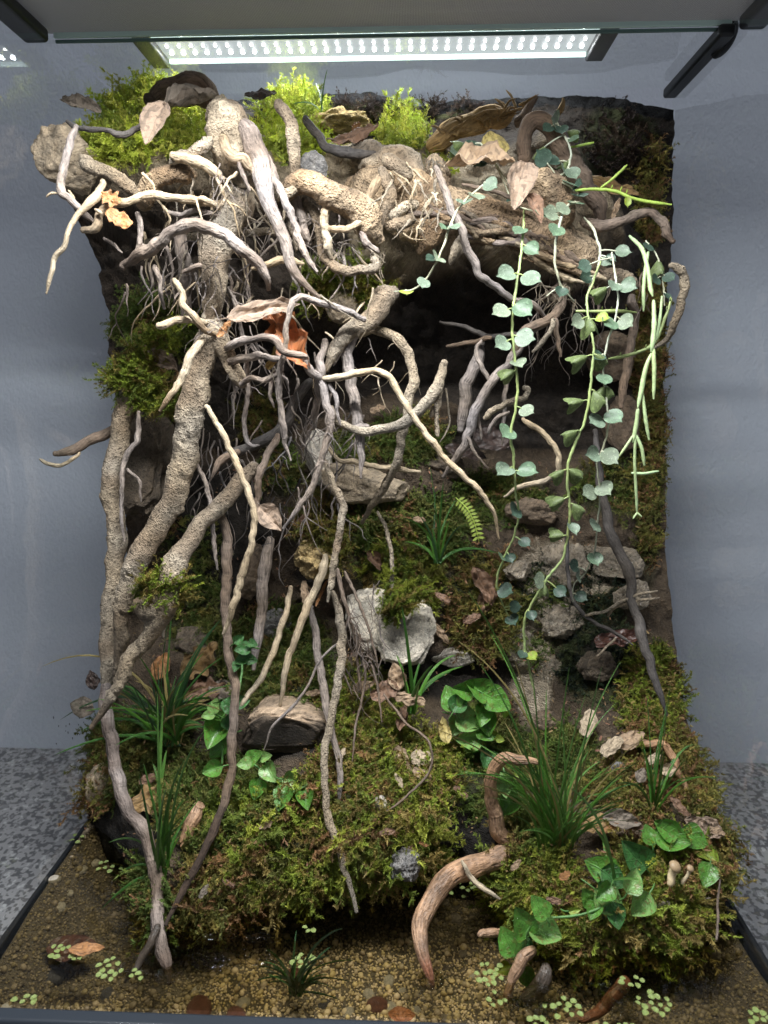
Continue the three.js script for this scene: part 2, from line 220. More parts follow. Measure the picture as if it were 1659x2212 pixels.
{ // the bank itself: dry sandy ledge, brown soil, dark wall, wet clay seep
  const pos = [], col = [], uv = [], dry = [], clay = [], rims = [];
  const clayAt = (px, py) => Math.max(1 - ((px - 1190) / 85) ** 2 - ((py - 1260) / 110) ** 2, 1 - ((px - 1150) / 55) ** 2 - ((py - 1450) / 120) ** 2, 1 - ((px - 1270) / 80) ** 2 - ((py - 1230) / 60) ** 2);
  const cm = [];
  for (let j = 0; j <= NY; j++) for (let i = 0; i <= NX; i++) {
    const x = XL + (XR - XL) * i / NX, yt = topOf(x), y = YB + (yt - YB) * j / NY, d = D(x, y), p = V(x, y, -d), [px, py] = seen(p);
    pos.push(x, y, -d); uv.push(x + d * 0.4, y + d * 0.3);
    const w = fbm(x * 40, y * 40, 1, 3), ledge = smooth(0.74, 0.69, d) * (x < -0.06 ? smooth(0.645, 0.68, y) : smooth(0.52, 0.58, y)), m = mossAmount(px, py), c = clayAt(px, py);
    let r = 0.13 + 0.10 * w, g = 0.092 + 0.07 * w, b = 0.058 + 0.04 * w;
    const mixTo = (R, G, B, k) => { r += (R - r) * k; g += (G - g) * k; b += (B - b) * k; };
    mixTo(0.62 + 0.25 * w, 0.50 + 0.2 * w, 0.34 + 0.14 * w, ledge * 0.9); if (y > 0.53) mixTo(0.022, 0.016, 0.013, 0.9 * smooth(0.715, 0.75, d)); if (x < -0.06 && y > 0.5) mixTo(0.05, 0.036, 0.026, 0.8 * smooth(0.66, 0.63, y));  // last mix, left ledge face: shade between the roots painted dark
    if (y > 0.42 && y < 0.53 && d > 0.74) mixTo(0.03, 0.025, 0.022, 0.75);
    mixTo(0.055 + 0.04 * w, 0.062 + 0.03 * w, 0.016, m * 0.85);
    if (c > 0) mixTo(0.54 + 0.2 * w, 0.45 + 0.16 * w, 0.33 + 0.13 * w, smooth(0, 0.4, c + w * 0.8));
    for (const [hx, hy, ha, hb] of HOLLOW_SHADE) mixTo(0.02, 0.016, 0.012, 0.92 * smooth(1.3, 0.6, ((px - hx) / ha) ** 2 + ((py - hy) / hb) ** 2));
    if (y < 0.12) mixTo(0.014, 0.011, 0.008, 0.92 * smooth(0.515, 0.545, d));  // shade of the undercut above the water, painted into the soil colour
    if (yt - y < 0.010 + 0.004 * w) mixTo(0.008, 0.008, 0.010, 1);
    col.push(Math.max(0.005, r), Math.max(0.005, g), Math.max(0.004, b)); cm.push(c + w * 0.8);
  }
  const row = NX + 1; for (let j = 0; j < NY; j++) for (let i = 0; i < NX; i++) { const a = j * row + i; (cm[a] > 0.05 ? clay : dry).push(a, a + 1, a + row, a + 1, a + row + 1, a + row); }
  const make = (idx) => { const G = new THREE.BufferGeometry(); G.setAttribute('position', new THREE.Float32BufferAttribute(pos, 3)); G.setAttribute('uv', new THREE.Float32BufferAttribute(uv, 2)); G.setAttribute('color', new THREE.Float32BufferAttribute(col, 3)); G.setIndex(dry.concat(clay)); G.computeVertexNormals(); G.setIndex(idx); return G; };
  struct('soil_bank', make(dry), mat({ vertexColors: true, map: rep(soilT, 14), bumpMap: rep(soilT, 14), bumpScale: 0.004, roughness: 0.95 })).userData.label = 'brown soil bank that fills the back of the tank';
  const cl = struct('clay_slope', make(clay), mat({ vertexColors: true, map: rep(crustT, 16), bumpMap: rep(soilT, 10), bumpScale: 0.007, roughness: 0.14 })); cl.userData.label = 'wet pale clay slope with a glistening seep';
  // the cut black foam edges against the panes
  const skirt = (edge) => { const q = [], id = []; edge.forEach((k, n) => { q.push(pos[k * 3], pos[k * 3 + 1], pos[k * 3 + 2], pos[k * 3], pos[k * 3 + 1], -0.796); if (n) { const a = n * 2; id.push(a - 2, a - 1, a, a - 1, a + 1, a); } }); const G = new THREE.BufferGeometry(); G.setAttribute('position', new THREE.Float32BufferAttribute(q, 3)); G.setIndex(id); G.computeVertexNormals(); return G; };
  const L = [], R = [], T = []; for (let j = 0; j <= NY; j++) { L.push(j * row); R.push(j * row + NX); } for (let i = 0; i <= NX; i++) T.push(NY * row + i);
  const foam = mat({ color: 0x0a0a0c, roughness: 0.9, side: THREE.DoubleSide });
  const fb = thing('foam_background', 'black foam background panel with a wavy cut top edge', 'background panel');
  part('side_edge', skirt(L), foam, fb); part('side_edge', skirt(R), foam, fb); part('top_edge', skirt(T), foam, fb);
  const s = new THREE.Shape(); s.moveTo(XL, YB); s.lineTo(XR, YB); for (let i = 40; i >= 0; i--) { const x = XL + (XR - XL) * i / 40; s.lineTo(x, topOf(x) + 0.001); } const G = new THREE.ExtrudeGeometry(s, { depth: 0.004, bevelEnabled: false }); G.translate(0, 0, -0.801); part('panel', G, foam, fb);
}

// ---------------------------------------------------------------- room wall, counter, tank, lamp
{
  const g = new THREE.BoxGeometry(5, 3, 0.1, 1, 1, 1); const uvA = g.attributes.uv, pA = g.attributes.position; for (let i = 0; i < uvA.count; i++) uvA.setXY(i, pA.getX(i), pA.getY(i));
  const wallT = tex(512, (u, v) => 0.3 + 0.35 * tn(u, v, 60, 21, 40) + 0.35 * tn(u, v, 130, 22, 90) + 0.1 * tn(u, v, 9, 23));
  const wall = struct('wall', g, mat({ color: new THREE.Color().setRGB(0.60, 0.635, 0.72), bumpMap: rep(wallT, 5), bumpScale: 0.0009, roughness: 0.85 })); wall.position.set(0, 1.2, -0.92); wall.userData.label = 'pale grey woodchip wall behind the tank';
  const granT = tex(1024, (u, v) => { const a = tn(u, v, 70, 31, 60), b = tn(u, v, 120, 32, 110), c = tn(u, v, 45, 33, 38), d = tn(u, v, 12, 35); const k = smooth(0.50, 0.62, a * 0.6 + b * 0.4 + 0.05 * d) , w = smooth(0.62, 0.75, c * 0.7 + b * 0.3); return [0.60 - 0.22 * k + 0.12 * w, 0.595 - 0.22 * k + 0.12 * w, 0.60 - 0.215 * k + 0.12 * w]; }, true);
  const c = new THREE.BoxGeometry(4, 0.03, 1.6); const cu = c.attributes.uv, cp = c.attributes.position; for (let i = 0; i < cu.count; i++) cu.setXY(i, cp.getX(i), cp.getZ(i) + cp.getY(i));
  const counter = struct('countertop', c, mat({ map: rep(granT, 4), roughness: 0.35 })); counter.position.set(0, -0.015, -0.08); counter.userData.label = 'grey speckled granite countertop under the tank';

  const tank = thing('terrarium', 'glass terrarium that holds the whole planted bank', 'terrarium');
  const glass = new THREE.MeshPhysicalMaterial({ color: 0xfafcfb, transmission: 1, thickness: 0, roughness: 0.02, ior: 1.5 });
  const pane = (x) => { const m = part('side_pane', new THREE.PlaneGeometry(0.4, 0.78), glass, tank); m.rotation.y = Math.PI / 2; m.position.set(x, 0.395, -0.605); };
  pane(-0.3125); pane(0.2645);
  const topPane = part('top_pane', new THREE.PlaneGeometry(0.577, 0.134), glass, tank); topPane.rotation.x = Math.PI / 2; topPane.position.set(-0.024, 0.787, -0.739);
  const edgeM = mat({ color: 0xc3dcd6, roughness: 0.15 });
  part('pane_edge', new RoundedBoxGeometry(0.577, 0.005, 0.003, 2, 0.001), edgeM, tank).position.set(-0.024, 0.7865, -0.6695);
  part('pane_edge', new RoundedBoxGeometry(0.577, 0.003, 0.002, 2, 0.0008), mat({ color: 0x5f7773, roughness: 0.2 }), tank).position.set(-0.024, 0.7825, -0.672);
  const meshT = tex(256, (u, v) => { const a = Math.abs(((u * 32) % 1) - 0.5), b = Math.abs(((v * 32) % 1) - 0.5); return 0.25 + 0.75 * smooth(0.10, 0.32, Math.max(a, b)); });
  const mg = new THREE.PlaneGeometry(0.60, 0.29); const mu = mg.attributes.uv, mp = mg.attributes.position; for (let i = 0; i < mu.count; i++) mu.setXY(i, mp.getX(i), mp.getY(i));
  const vent = part('mesh_top', mg, new THREE.MeshPhysicalMaterial({ color: new THREE.Color().setRGB(0.42, 0.41, 0.40), map: rep(meshT, 24), bumpMap: rep(meshT, 24), bumpScale: 0.0006, roughness: 0.75, transmission: 0.45, thickness: 0 }), tank, 'fine grey ventilation mesh over the front of the tank'); vent.rotation.x = Math.PI / 2; vent.position.set(-0.024, 0.788, -0.525);
  const black = mat({ color: 0x16181c, roughness: 0.45 });
  part('front_frame', new RoundedBoxGeometry(0.63, 0.072, 0.012, 3, 0.003), mat({ color: 0x2a3038, roughness: 0.4 }), tank).position.set(-0.024, 0.0358, -0.3995);
  for (const [x, w] of [[-0.316, 0.005], [0.268, 0.005]]) part('base_frame', new RoundedBoxGeometry(w, 0.066, 0.39, 2, 0.0015), black, tank).position.set(x, 0.033, -0.6);
  part('base_plate', new THREE.BoxGeometry(0.575, 0.008, 0.39), black, tank).position.set(-0.024, 0.005, -0.602);
  const speck = new THREE.SphereGeometry(0.0006, 6, 4); for (let i = 0; i < 16; i++) { const k = part('speck', speck, black, tank), p = at(rr(115, 190), rr(1545, 1625), 0.6), q = p.clone().sub(CP).multiplyScalar(-0.3122 / p.x).add(CP); k.position.copy(q); k.scale.set(0.4, rr(1, 2.4), 1); }
  // black edge trim and cable on the right top edge, clear trim on the left
  part('top_trim', new RoundedBoxGeometry(0.014, 0.010, 0.137, 3, 0.003), black, tank).position.set(0.2595, 0.779, -0.7315);
  part('top_trim', new RoundedBoxGeometry(0.022, 0.012, 0.262, 3, 0.004), mat({ color: 0x22252b, roughness: 0.5 }), tank).position.set(0.276, 0.781, -0.528);
  part('top_trim', new RoundedBoxGeometry(0.022, 0.012, 0.262, 3, 0.004), mat({ color: 0x22252b, roughness: 0.5 }), tank).position.set(-0.322, 0.781, -0.528);
  const hose = solo('cable', 'short black cable bent over the right end of the glass lid', 'cable', tubeGeo([at(1515, 118, .70), at(1535, 100, .69), at(1548, 78, .685), at(1552, 58, .68), at(1550, 45, .675)].map((p) => { p.x += 0.012; return p; }), [.0048, .0048, .0046, .0046, .0045], { lump: 0, wob: 0 }), mat({ color: 0x191b20, roughness: 0.5 }));
}
{ // the LED bar lying on the glass lid
  const lamp = thing('led_lamp', 'long white LED bar shining through the glass lid', 'lamp');
  const x0 = at(370, 148, .769).x, x1 = at(1262, 148, .769).x, L = x1 - x0, xc = (x0 + x1) / 2, y = 0.8, z0 = -0.765, z1 = -0.712, zc = (z0 + z1) / 2, w = z1 - z0;
  const alu = mat({ color: 0xb9bec2, roughness: 0.35, metalness: 0.6 }), white = mat({ color: 0x4a4e50, roughness: 0.5, emissive: new THREE.Color().setRGB(0.88, 0.95, 0.97), emissiveIntensity: 0.22 });
  part('housing', new RoundedBoxGeometry(L + 0.03, 0.012, w + 0.008, 3, 0.003), alu, lamp).position.set(xc, y + 0.0125, zc);
  const board = part('board', new THREE.BoxGeometry(L, 0.002, w * 0.86), white, lamp); board.position.set(xc, y + 0.0045, zc);
  for (const z of [z0 + 0.001, z1 - 0.001]) { part('rail', new RoundedBoxGeometry(L, 0.006, 0.003, 2, 0.0012), mat({ color: 0xe6f0ee, roughness: 0.3, emissive: new THREE.Color().setRGB(0.7, 0.95, 0.9), emissiveIntensity: z < -0.74 ? 0.6 : 0.35 }), lamp).position.set(xc, y + 0.003, z); }
  for (const s of [-1, 1]) part('end_cap', new RoundedBoxGeometry(0.017, 0.010, w + 0.006, 3, 0.002), mat({ color: 0x4a4a4c, roughness: 0.5 }), lamp).position.set(xc + s * (L / 2 + 0.0085), y + 0.002, zc);
  const led = new RoundedBoxGeometry(0.0034, 0.0022, 0.0034, 2, 0.0009), small = new RoundedBoxGeometry(0.0024, 0.0016, 0.003, 2, 0.0007), glow = mat({ color: 0xffffff, emissive: new THREE.Color().setRGB(0.97, 0.99, 1), emissiveIntensity: 9 });
  for (let i = 0; i < 35; i++) { const x = xc + (i - 17) * L / 35.4; part('led', led, glow, board).position.set(x - xc, -0.002, z0 + w * 0.34 - zc); part('led', small, glow, board).position.set(x - xc, -0.0017, z0 + w * 0.60 - zc); }
  for (let i = 0; i < 35; i++) { const a = new THREE.RectAreaLight(LED_COLOR, LED_POWER * L * w * 0.8 / (35 * 0.0035 * 0.005), 0.0035, 0.005); a.name = 'led_lamp'; a.position.set(xc + (i - 17) * L / 35.4, y + 0.0008, z0 + w * 0.34); a.lookAt(a.position.x, 0, a.position.z); scene.add(a); }
  // unseen second bar under the mesh further forward, put in to light the front
  const twin = thing('led_lamp', 'unseen second white LED bar hanging under the front edge of the mesh lid', 'lamp');
  part('housing', new RoundedBoxGeometry(L + 0.03, 0.012, 0.06, 3, 0.003), alu, twin).position.set(xc, 0.779, -0.41);
  part('board', new THREE.BoxGeometry(L, 0.002, 0.048), white, twin).position.set(xc, 0.7722, -0.41);
  const b = new THREE.RectAreaLight(LED_COLOR, FRONT_POWER, L, 0.048); b.name = 'led_lamp'; b.position.set(xc, 0.7705, -0.41); b.lookAt(xc, 0, -0.27); scene.add(b);
}
// ---------------------------------------------------------------- roots
const SAND = { crust: 0.0016, lump: 0.16 }, SLIM = { lump: 0.12 };
function root(label, m, arr, o, cat = 'root', group) { return solo(cat.replace(' ', '_'), label, cat, tubeOf(arr, o), M[m], group); }
function rootWith(label, m, arr, o, kids, cat = 'root') {
  const g = thing(cat.replace(' ', '_'), label, cat); part('main_root', tubeOf(arr, o), M[m], g);
  for (const [km, ka, ko, kn] of kids) part(kn || 'rootlet', tubeOf(ka, ko || SLIM), M[km || m], g); return g;
}
// hair-thin side rootlets along a root
function hairs(g, m, arr, n, len, r = 1.1) {
  const [P] = pathOf(arr), c = new THREE.CatmullRomCurve3(P);
  for (let i = 0; i < n; i++) { const p = c.getPoint(rr(0.1, 1)), q = [p.clone()], dir = V(rr(-1, 1), rr(-1, 0.1), rr(-0.2, 0.7)).normalize(); for (let k = 0; k < 4; k++) { p.addScaledVector(dir, len / 4 * rr(0.7, 1.3)); dir.add(V(rr(-.5, .5), rr(-.7, .2), rr(-.4, .4))).normalize(); q.push(p.clone()); } part('rootlet', tubeGeo(q, q.map((_, k) => r * 0.0004 * (1.1 - k * 0.2)), { seg: 5, lump: 0.1, step: 0.003 }), M[m], g); }
}
// thin crooked strands that hang in a region of the picture: [x0, x1, y0, y1, d0, d1], some of them forked
function strands(g, mats, n, [x0, x1, y0, y1, d0, d1], len, r, sway = 0.5) {
  for (let i = 0; i < n * 1.4; i++) {
    const p = at(rr(x0, x1), rr(y0, y1), rr(d0, d1)), q = [p.clone()], dir = V(rr(-1, 1) * sway, -1, rr(-.2, .5)).normalize(), L = len * rr(0.5, 1.5), k = 7, rad = r * 0.001 * rr(0.6, 1.3), m = mats[Math.floor(rnd() * mats.length)];
    for (let j = 0; j < k; j++) { p.addScaledVector(dir, L / k); dir.add(V(rr(-.55, .55), rr(-.5, .25), rr(-.35, .35))).normalize(); q.push(p.clone()); }
    part('rootlet', tubeGeo(q, q.map((_, j) => rad * (1.1 - j * 0.13)), { lump: 0.15, step: 0.0022, seg: rad > 0.0008 ? 9 : 6 }), M[m], g);
    if (rnd() < 0.6) { const s = q[2 + Math.floor(rnd() * 3)].clone(), e = [s.clone()], d2 = V(rr(-1, 1), rr(-.9, -.1), rr(-.3, .5)).normalize(); for (let j = 0; j < 3; j++) { s.addScaledVector(d2, L * 0.12); d2.add(V(rr(-.5, .5), rr(-.6, .1), rr(-.3, .3))).normalize(); e.push(s.clone()); } part('rootlet', tubeGeo(e, e.map((_, j) => rad * (0.7 - j * 0.14)), { lump: 0.1, step: 0.0025, seg: 6 }), M[m], g); }
  }
}
{
  // the stump: crown, main trunk root and everything that grows out of it
  const t = thing('tree_stump', 'grey-brown root crown with a thick trunk root reaching down the left side', 'tree stump');
  part('crown', tubeOf([478, 222, .60, 24, 487, 250, .595, 46, 495, 285, .59, 54, 505, 325, .59, 58, 520, 365, .60, 44, 523, 400, .61, 34], { lump: 0.3, crust: 0.0018, f1: 45 }), M.sandy, t);
  const trunk = [528, 370, .615, 36, 512, 430, .61, 36, 495, 480, .605, 37, 472, 535, .60, 35, 460, 590, .60, 32, 462, 640, .60, 27, 456, 690, .60, 26];
  part('main_root', tubeOf(trunk, { ...SAND, ridge: 0.12 }), M.sandy, t);
  part('main_root', tubeOf([452, 680, .60, 24, 446, 750, .598, 26, 425, 830, .595, 28, 402, 930, .59, 30, 383, 1030, .59, 28, 352, 1120, .585, 26, 305, 1195, .58, 24, 277, 1255, .578, 21, 264, 1330, .575, 19, 262, 1400, .572, 17, 250, 1470, .57, 14], { lump: 0.2, crust: 0.0022 }), M.sandy, t);
  part('main_root', tubeOf([455, 690, .602, 22, 468, 725, .598, 24, 482, 768, .594, 22, 500, 800, .59, 17, 526, 834, .585, 10], { lump: 0.3, crust: 0.0022 }), M.sandy, t);
  const G = [[ 'grey', [530, 280, .58, 24, 553, 330, .575, 24, 568, 385, .57, 20, 582, 440, .568, 17, 606, 495, .566, 14, 624, 545, .565, 13, 648, 600, .565, 10, 690, 642, .57, 8]],
    ['grey', [545, 290, .585, 9, 580, 350, .575, 9, 600, 400, .57, 9, 618, 440, .565, 9, 635, 475, .563, 9, 653, 530, .562, 8, 670, 572, .562, 7, 684, 587, .562, 6]],
    ['sandy', [455, 305, .58, 12, 432, 322, .575, 13, 412, 335, .575, 12, 388, 332, .575, 11, 370, 348, .575, 12]],
    ['pale', [372, 335, .57, 11, 415, 345, .57, 12, 450, 365, .57, 13, 482, 388, .575, 12]],
    ['pale', [480, 300, .575, 14, 500, 335, .57, 12, 530, 350, .57, 12, 548, 372, .57, 10]],
    ['grey', [515, 345, .568, 5, 525, 380, .566, 5, 540, 412, .566, 3]],
    ['pale', [375, 605, .575, 7, 392, 633, .57, 8, 400, 663, .57, 8, 425, 688, .573, 9, 440, 708, .58, 9, 466, 722, .59, 9]],
    ['pale', [342, 703, .57, 9, 378, 695, .573, 9, 412, 688, .58, 9, 445, 695, .59, 9]],
    ['pale', [440, 735, .585, 9, 412, 765, .57, 10, 396, 810, .565, 9, 370, 850, .56, 7, 345, 888, .56, 5]],
    ['grey', [490, 752, .585, 10, 515, 738, .57, 9, 545, 731, .56, 9, 585, 733, .555, 9, 615, 758, .555, 9, 640, 766, .555, 9, 662, 770, .557, 8]],
    ['grey', [495, 780, .587, 9, 522, 775, .575, 10, 550, 768, .57, 9, 590, 776, .57, 8, 612, 780, .57, 8]],
    ['grey', [522, 830, .583, 7, 545, 818, .575, 7, 570, 820, .57, 6, 595, 812, .57, 5, 614, 818, .57, 4, 625, 845, .57, 2]],
    ['grey', [535, 400, .60, 7, 528, 440, .598, 6, 540, 470, .60, 4]], ['grey', [395, 450, .615, 14, 390, 510, .62, 15, 402, 570, .625, 16, 400, 640, .63, 14, 405, 700, .63, 11]],
    ['grey', [335, 575, .60, 5, 345, 600, .60, 6, 348, 630, .60, 5, 355, 667, .60, 4]], ['grey', [505, 640, .615, 6, 515, 690, .615, 5, 528, 740, .62, 5]]];
  for (const [m, a] of G) part('root', tubeOf(a, { lump: 0.2, crust: m === 'sandy' ? 0.002 : 0.0006 }), M[m], t);
  hairs(t, 'grey', [470, 300, .56, 1, 480, 420, .58, 1, 470, 560, .58, 1, 450, 720, .58, 1], 26, 0.03);
  hairs(t, 'grey', [300, 500, .60, 1, 420, 520, .60, 1, 560, 480, .60, 1, 640, 500, .60, 1], 22, 0.032);

  strands(t, ['grey', 'pale', 'bark', 'sandy'], 34, [270, 660, 470, 640, .60, .66], 0.05, 1.3, 0.8);
  strands(t, ['grey', 'bark'], 16, [480, 680, 690, 830, .60, .66], 0.045, 1.1, 0.8);
  strands(t, ['sandy', 'pale'], 14, [300, 620, 360, 470, .565, .60], 0.035, 1.1, 1.2);
  strands(t, ['grey', 'dark', 'bark'], 14, [430, 620, 900, 1080, .62, .68], 0.06, 0.9, 0.6);
  // the pale gnarled log that forms the right half of the ledge
  const g = thing('log', 'pale gnarled log lying across the right half of the ledge', 'log');
  part('log_body', tubeOf([775, 400, .665, 42, 850, 418, .645, 62, 930, 455, .640, 58, 1010, 472, .640, 56, 1090, 494, .645, 53, 1170, 524, .65, 52, 1240, 568, .655, 50, 1300, 610, .665, 34], { lump: 0.26, crust: 0.0025, ridge: 0.12, f1: 32, seg: 64, step: 0.0022 }), M.log, g);
  for (let i = 0; i < 26; i++) { // strips of bark and old roots grown onto the log
    const ph = rr(-1.3, 1.0), t0 = rr(0, 0.75), t1 = Math.min(1, t0 + rr(0.18, 0.5)), path = [], body = [[775, 400, .665], [850, 418, .645], [930, 455, .64], [1010, 472, .64], [1090, 494, .645], [1170, 524, .65], [1240, 568, .655], [1300, 610, .665]];
    for (let j = 0; j <= 5; j++) { const t = (t0 + (t1 - t0) * j / 5) * 7, k = Math.min(6, Math.floor(t)), f = t - k, [x0, y0, d0] = body[k], [x1, y1, d1] = body[k + 1], q = ph + 0.35 * Math.sin(i * 3 + j * 0.9); path.push(x0 + (x1 - x0) * f + rr(-8, 8), y0 + (y1 - y0) * f + 52 * Math.sin(q), d0 + (d1 - d0) * f - 0.0225 * Math.cos(q), rr(4, 9) * (1 - 0.1 * Math.abs(j - 2.5))); }
    part('bark_strip', tubeOf(path, { lump: 0.3, crust: 0.001, ridge: 0.2 }), M[['log', 'sandy', 'bark', 'brown', 'pale'][i % 5]], g);
  }
  part('limb', tubeOf([612, 428, .600, 16, 640, 403, .59, 24, 672, 398, .585, 28, 715, 412, .585, 32, 755, 442, .588, 36, 790, 478, .592, 36, 812, 520, .60, 26], { lump: 0.24, crust: 0.0018 }), M.log, g);
  part('limb', tubeOf([640, 400, .585, 14, 610, 420, .58, 12, 575, 428, .58, 10], {}), M.sandy, g);
  part('limb', tubeOf([760, 335, .67, 26, 810, 345, .655, 36, 860, 350, .65, 34, 880, 395, .645, 30, 855, 440, .64, 30], { lump: 0.32, crust: 0.0022, f1: 60 }), M.sandy, g);
  part('limb', tubeOf([938, 350, .65, 20, 955, 390, .64, 24, 950, 440, .628, 24, 930, 500, .628, 22, 905, 545, .632, 12], { lump: 0.32, crust: 0.0018, ridge: 0.3 }), M.log, g);
  part('limb', tubeOf([1130, 345, .66, 16, 1135, 290, .66, 20, 1155, 266, .658, 20, 1195, 290, .66, 20, 1235, 345, .665, 22, 1262, 390, .67, 22, 1290, 430, .675, 20, 1300, 470, .68, 16], { lump: 0.25, crust: 0.0018 }), M.brown, g, 'grey-brown arched limb');
  part('limb', tubeOf([1140, 395, .645, 30, 1185, 405, .64, 36, 1210, 450, .64, 34, 1205, 500, .64, 30], { lump: 0.32, crust: 0.0022, f1: 60 }), M.log, g);
  for (const [m, a] of [['sandy', [826, 365, .605, 12, 838, 395, .60, 14, 843, 425, .598, 13, 832, 455, .598, 12, 822, 492, .60, 8]], ['sandy', [836, 350, .61, 16, 868, 362, .605, 18, 885, 385, .605, 12]], ['pale', [828, 380, .605, 11, 808, 402, .60, 11, 795, 428, .60, 9, 778, 440, .60, 8]], ['sandy', [900, 440, .605, 10, 870, 455, .60, 12, 845, 470, .60, 11]], ['sandy', [890, 475, .605, 13, 860, 485, .602, 15, 835, 488, .605, 10]], ['sandy', [1000, 515, .61, 15, 990, 545, .612, 12, 975, 570, .615, 6]],
    ['grey', [640, 430, .60, 11, 650, 470, .598, 10, 663, 510, .598, 9, 668, 530, .60, 8]], ['sandy', [660, 430, .602, 12, 685, 475, .60, 12, 690, 520, .598, 11, 695, 548, .596, 11, 725, 577, .592, 11, 768, 582, .59, 11, 808, 580, .59, 11, 810, 560, .59, 12]], ['pale', [705, 452, .59, 11, 700, 490, .588, 10, 708, 530, .588, 10, 716, 558, .59, 8]],
    ['pale', [795, 470, .588, 7, 750, 492, .583, 8, 712, 494, .585, 8]], ['sandy', [620, 470, .605, 7, 632, 500, .60, 8, 640, 540, .60, 7]], ['grey', [780, 505, .59, 8, 795, 530, .588, 7, 818, 545, .588, 5]],
    ['sandy', [1245, 590, .645, 13, 1215, 630, .65, 11, 1180, 650, .655, 6]], ['brown', [1230, 600, .65, 9, 1195, 628, .65, 7, 1165, 655, .655, 4]], ['sandy', [1290, 590, .65, 20, 1340, 600, .66, 18, 1375, 620, .67, 10]]]) part('root', tubeOf(a, { lump: 0.26, crust: 0.0016 }), M[m], g);
  hairs(g, 'sandy', [1150, 590, .64, 1, 1200, 640, .65, 1, 1250, 650, .65, 1], 26, 0.022, 1.3);
  strands(g, ['bark', 'grey'], 16, [1130, 1290, 620, 720, .65, .70], 0.05, 0.6, 0.6);
  strands(g, ['grey', 'pale', 'sandy'], 20, [640, 830, 440, 570, .595, .63], 0.036, 1.1, 0.9);
  strands(g, ['sandy', 'pale'], 18, [830, 960, 350, 480, .585, .61], 0.022, 1.2, 1.3);
  strands(g, ['sandy', 'brown'], 14, [1180, 1400, 560, 640, .64, .66], 0.022, 1.0, 1.0);
  hairs(g, 'grey', [650, 450, .59, 1, 720, 520, .60, 1, 780, 530, .60, 1], 20, 0.026);
  hairs(g, 'sandy', [930, 340, .64, 1, 950, 360, .635, 1], 14, 0.014, 1.3);

  rootWith('upright stub root standing in the bright moss right of the crown', 'sandy', [603, 222, .595, 14, 618, 250, .592, 14, 630, 290, .59, 15, 634, 330, .59, 14, 638, 388, .592, 12], { lump: 0.16, crust: 0.001 }, []);
  root('bent bare root at the upper left with an angular elbow', 'grey', [165, 272, .57, 7, 150, 320, .56, 9, 138, 370, .555, 10, 132, 412, .55, 10, 155, 435, .55, 9, 178, 455, .55, 9, 200, 478, .555, 7], { lump: 0.12 });
  rootWith('long thin root dangling free at the far left edge', 'pale', [222, 392, .56, 9, 202, 432, .55, 11, 186, 448, .547, 9, 172, 462, .545, 7, 147, 500, .54, 6, 140, 530, .54, 6, 117, 553, .54, 6, 114, 583, .54, 6, 106, 612, .54, 5, 100, 634, .54, 4], { lump: 0.14 }, [[0, [130, 418, .55, 3, 110, 418, .55, 3, 100, 426, .55, 2]], [0, [148, 412, .555, 3, 160, 428, .55, 2, 158, 440, .55, 2]]]);
  rootWith('level pale root that runs from the upper left to the trunk root', 'pale', [178, 497, .555, 9, 208, 488, .555, 9, 222, 455, .555, 10, 262, 435, .555, 10, 305, 425, .558, 9, 345, 423, .56, 9, 392, 429, .565, 9, 430, 432, .575, 10, 478, 438, .59, 10], { lump: 0.2, crust: 0.0008 }, [[0, [430, 430, .57, 7, 460, 440, .57, 6, 475, 452, .575, 4]], [0, [218, 462, .55, 5, 205, 452, .548, 4]], ['grey', [225, 515, .58, 4, 248, 530, .575, 4, 264, 546, .575, 3]]]);
  root('short sand-crusted root pointing down right under the left boulder', 'sandy', [187, 343, .585, 16, 225, 373, .58, 15, 262, 398, .58, 15, 292, 420, .585, 12], SAND);
  root('chunky ochre-topped root arch below the moss of the ledge', 'log', [312, 440, .60, 26, 325, 405, .59, 24, 352, 378, .585, 22, 395, 368, .585, 20, 418, 372, .59, 12], { crust: 0.0018, lump: 0.3 });
  root('grey arched root looping over the left of the trunk root', 'grey', [265, 577, .58, 11, 300, 552, .57, 14, 330, 530, .565, 14, 355, 512, .56, 14, 385, 492, .557, 14, 420, 484, .555, 15, 450, 490, .555, 14, 485, 510, .557, 14, 520, 533, .56, 14, 552, 560, .565, 13, 574, 597, .57, 11, 580, 625, .58, 9], { lump: 0.14, crust: 0.0006 });
  root('thin wavy root between the level root and the grey arch', 'grey', [355, 457, .585, 5, 388, 466, .58, 6, 425, 455, .58, 6, 470, 466, .59, 5], SLIM);
  rootWith('slim root hanging under the left end of the level root', 'grey', [297, 462, .57, 8, 305, 500, .568, 7, 300, 535, .57, 6, 285, 553, .572, 5], SLIM, [[0, [303, 520, .57, 4, 318, 540, .57, 3, 325, 565, .57, 2]]]);
  root('straight grey cross root behind the trunk, upper of two', 'sandy', [318, 522, .63, 9, 450, 508, .63, 9, 540, 502, .625, 9, 645, 500, .615, 10], SLIM);
  root('short straight cross root below the upper cross root', 'pale', [545, 580, .60, 5, 580, 570, .595, 9, 620, 562, .595, 9, 655, 570, .60, 7], SLIM);
  root('flat brown twig jammed behind the trunk root', 'brown', [395, 590, .595, 5, 425, 578, .59, 7, 462, 560, .595, 6], SLIM);

  // dark twigs on top
  root('slender black twig lying over the left moss', 'dark', [145, 262, .585, 6, 180, 278, .58, 6, 235, 282, .575, 6, 268, 293, .575, 8, 290, 280, .58, 7, 330, 262, .60, 6], SLIM, 'twig');
  root('charred black stick behind the upright stub root', 'dark', [660, 255, .66, 10, 685, 290, .655, 10, 700, 318, .65, 11, 750, 330, .65, 12, 812, 333, .65, 10], SLIM, 'stick');
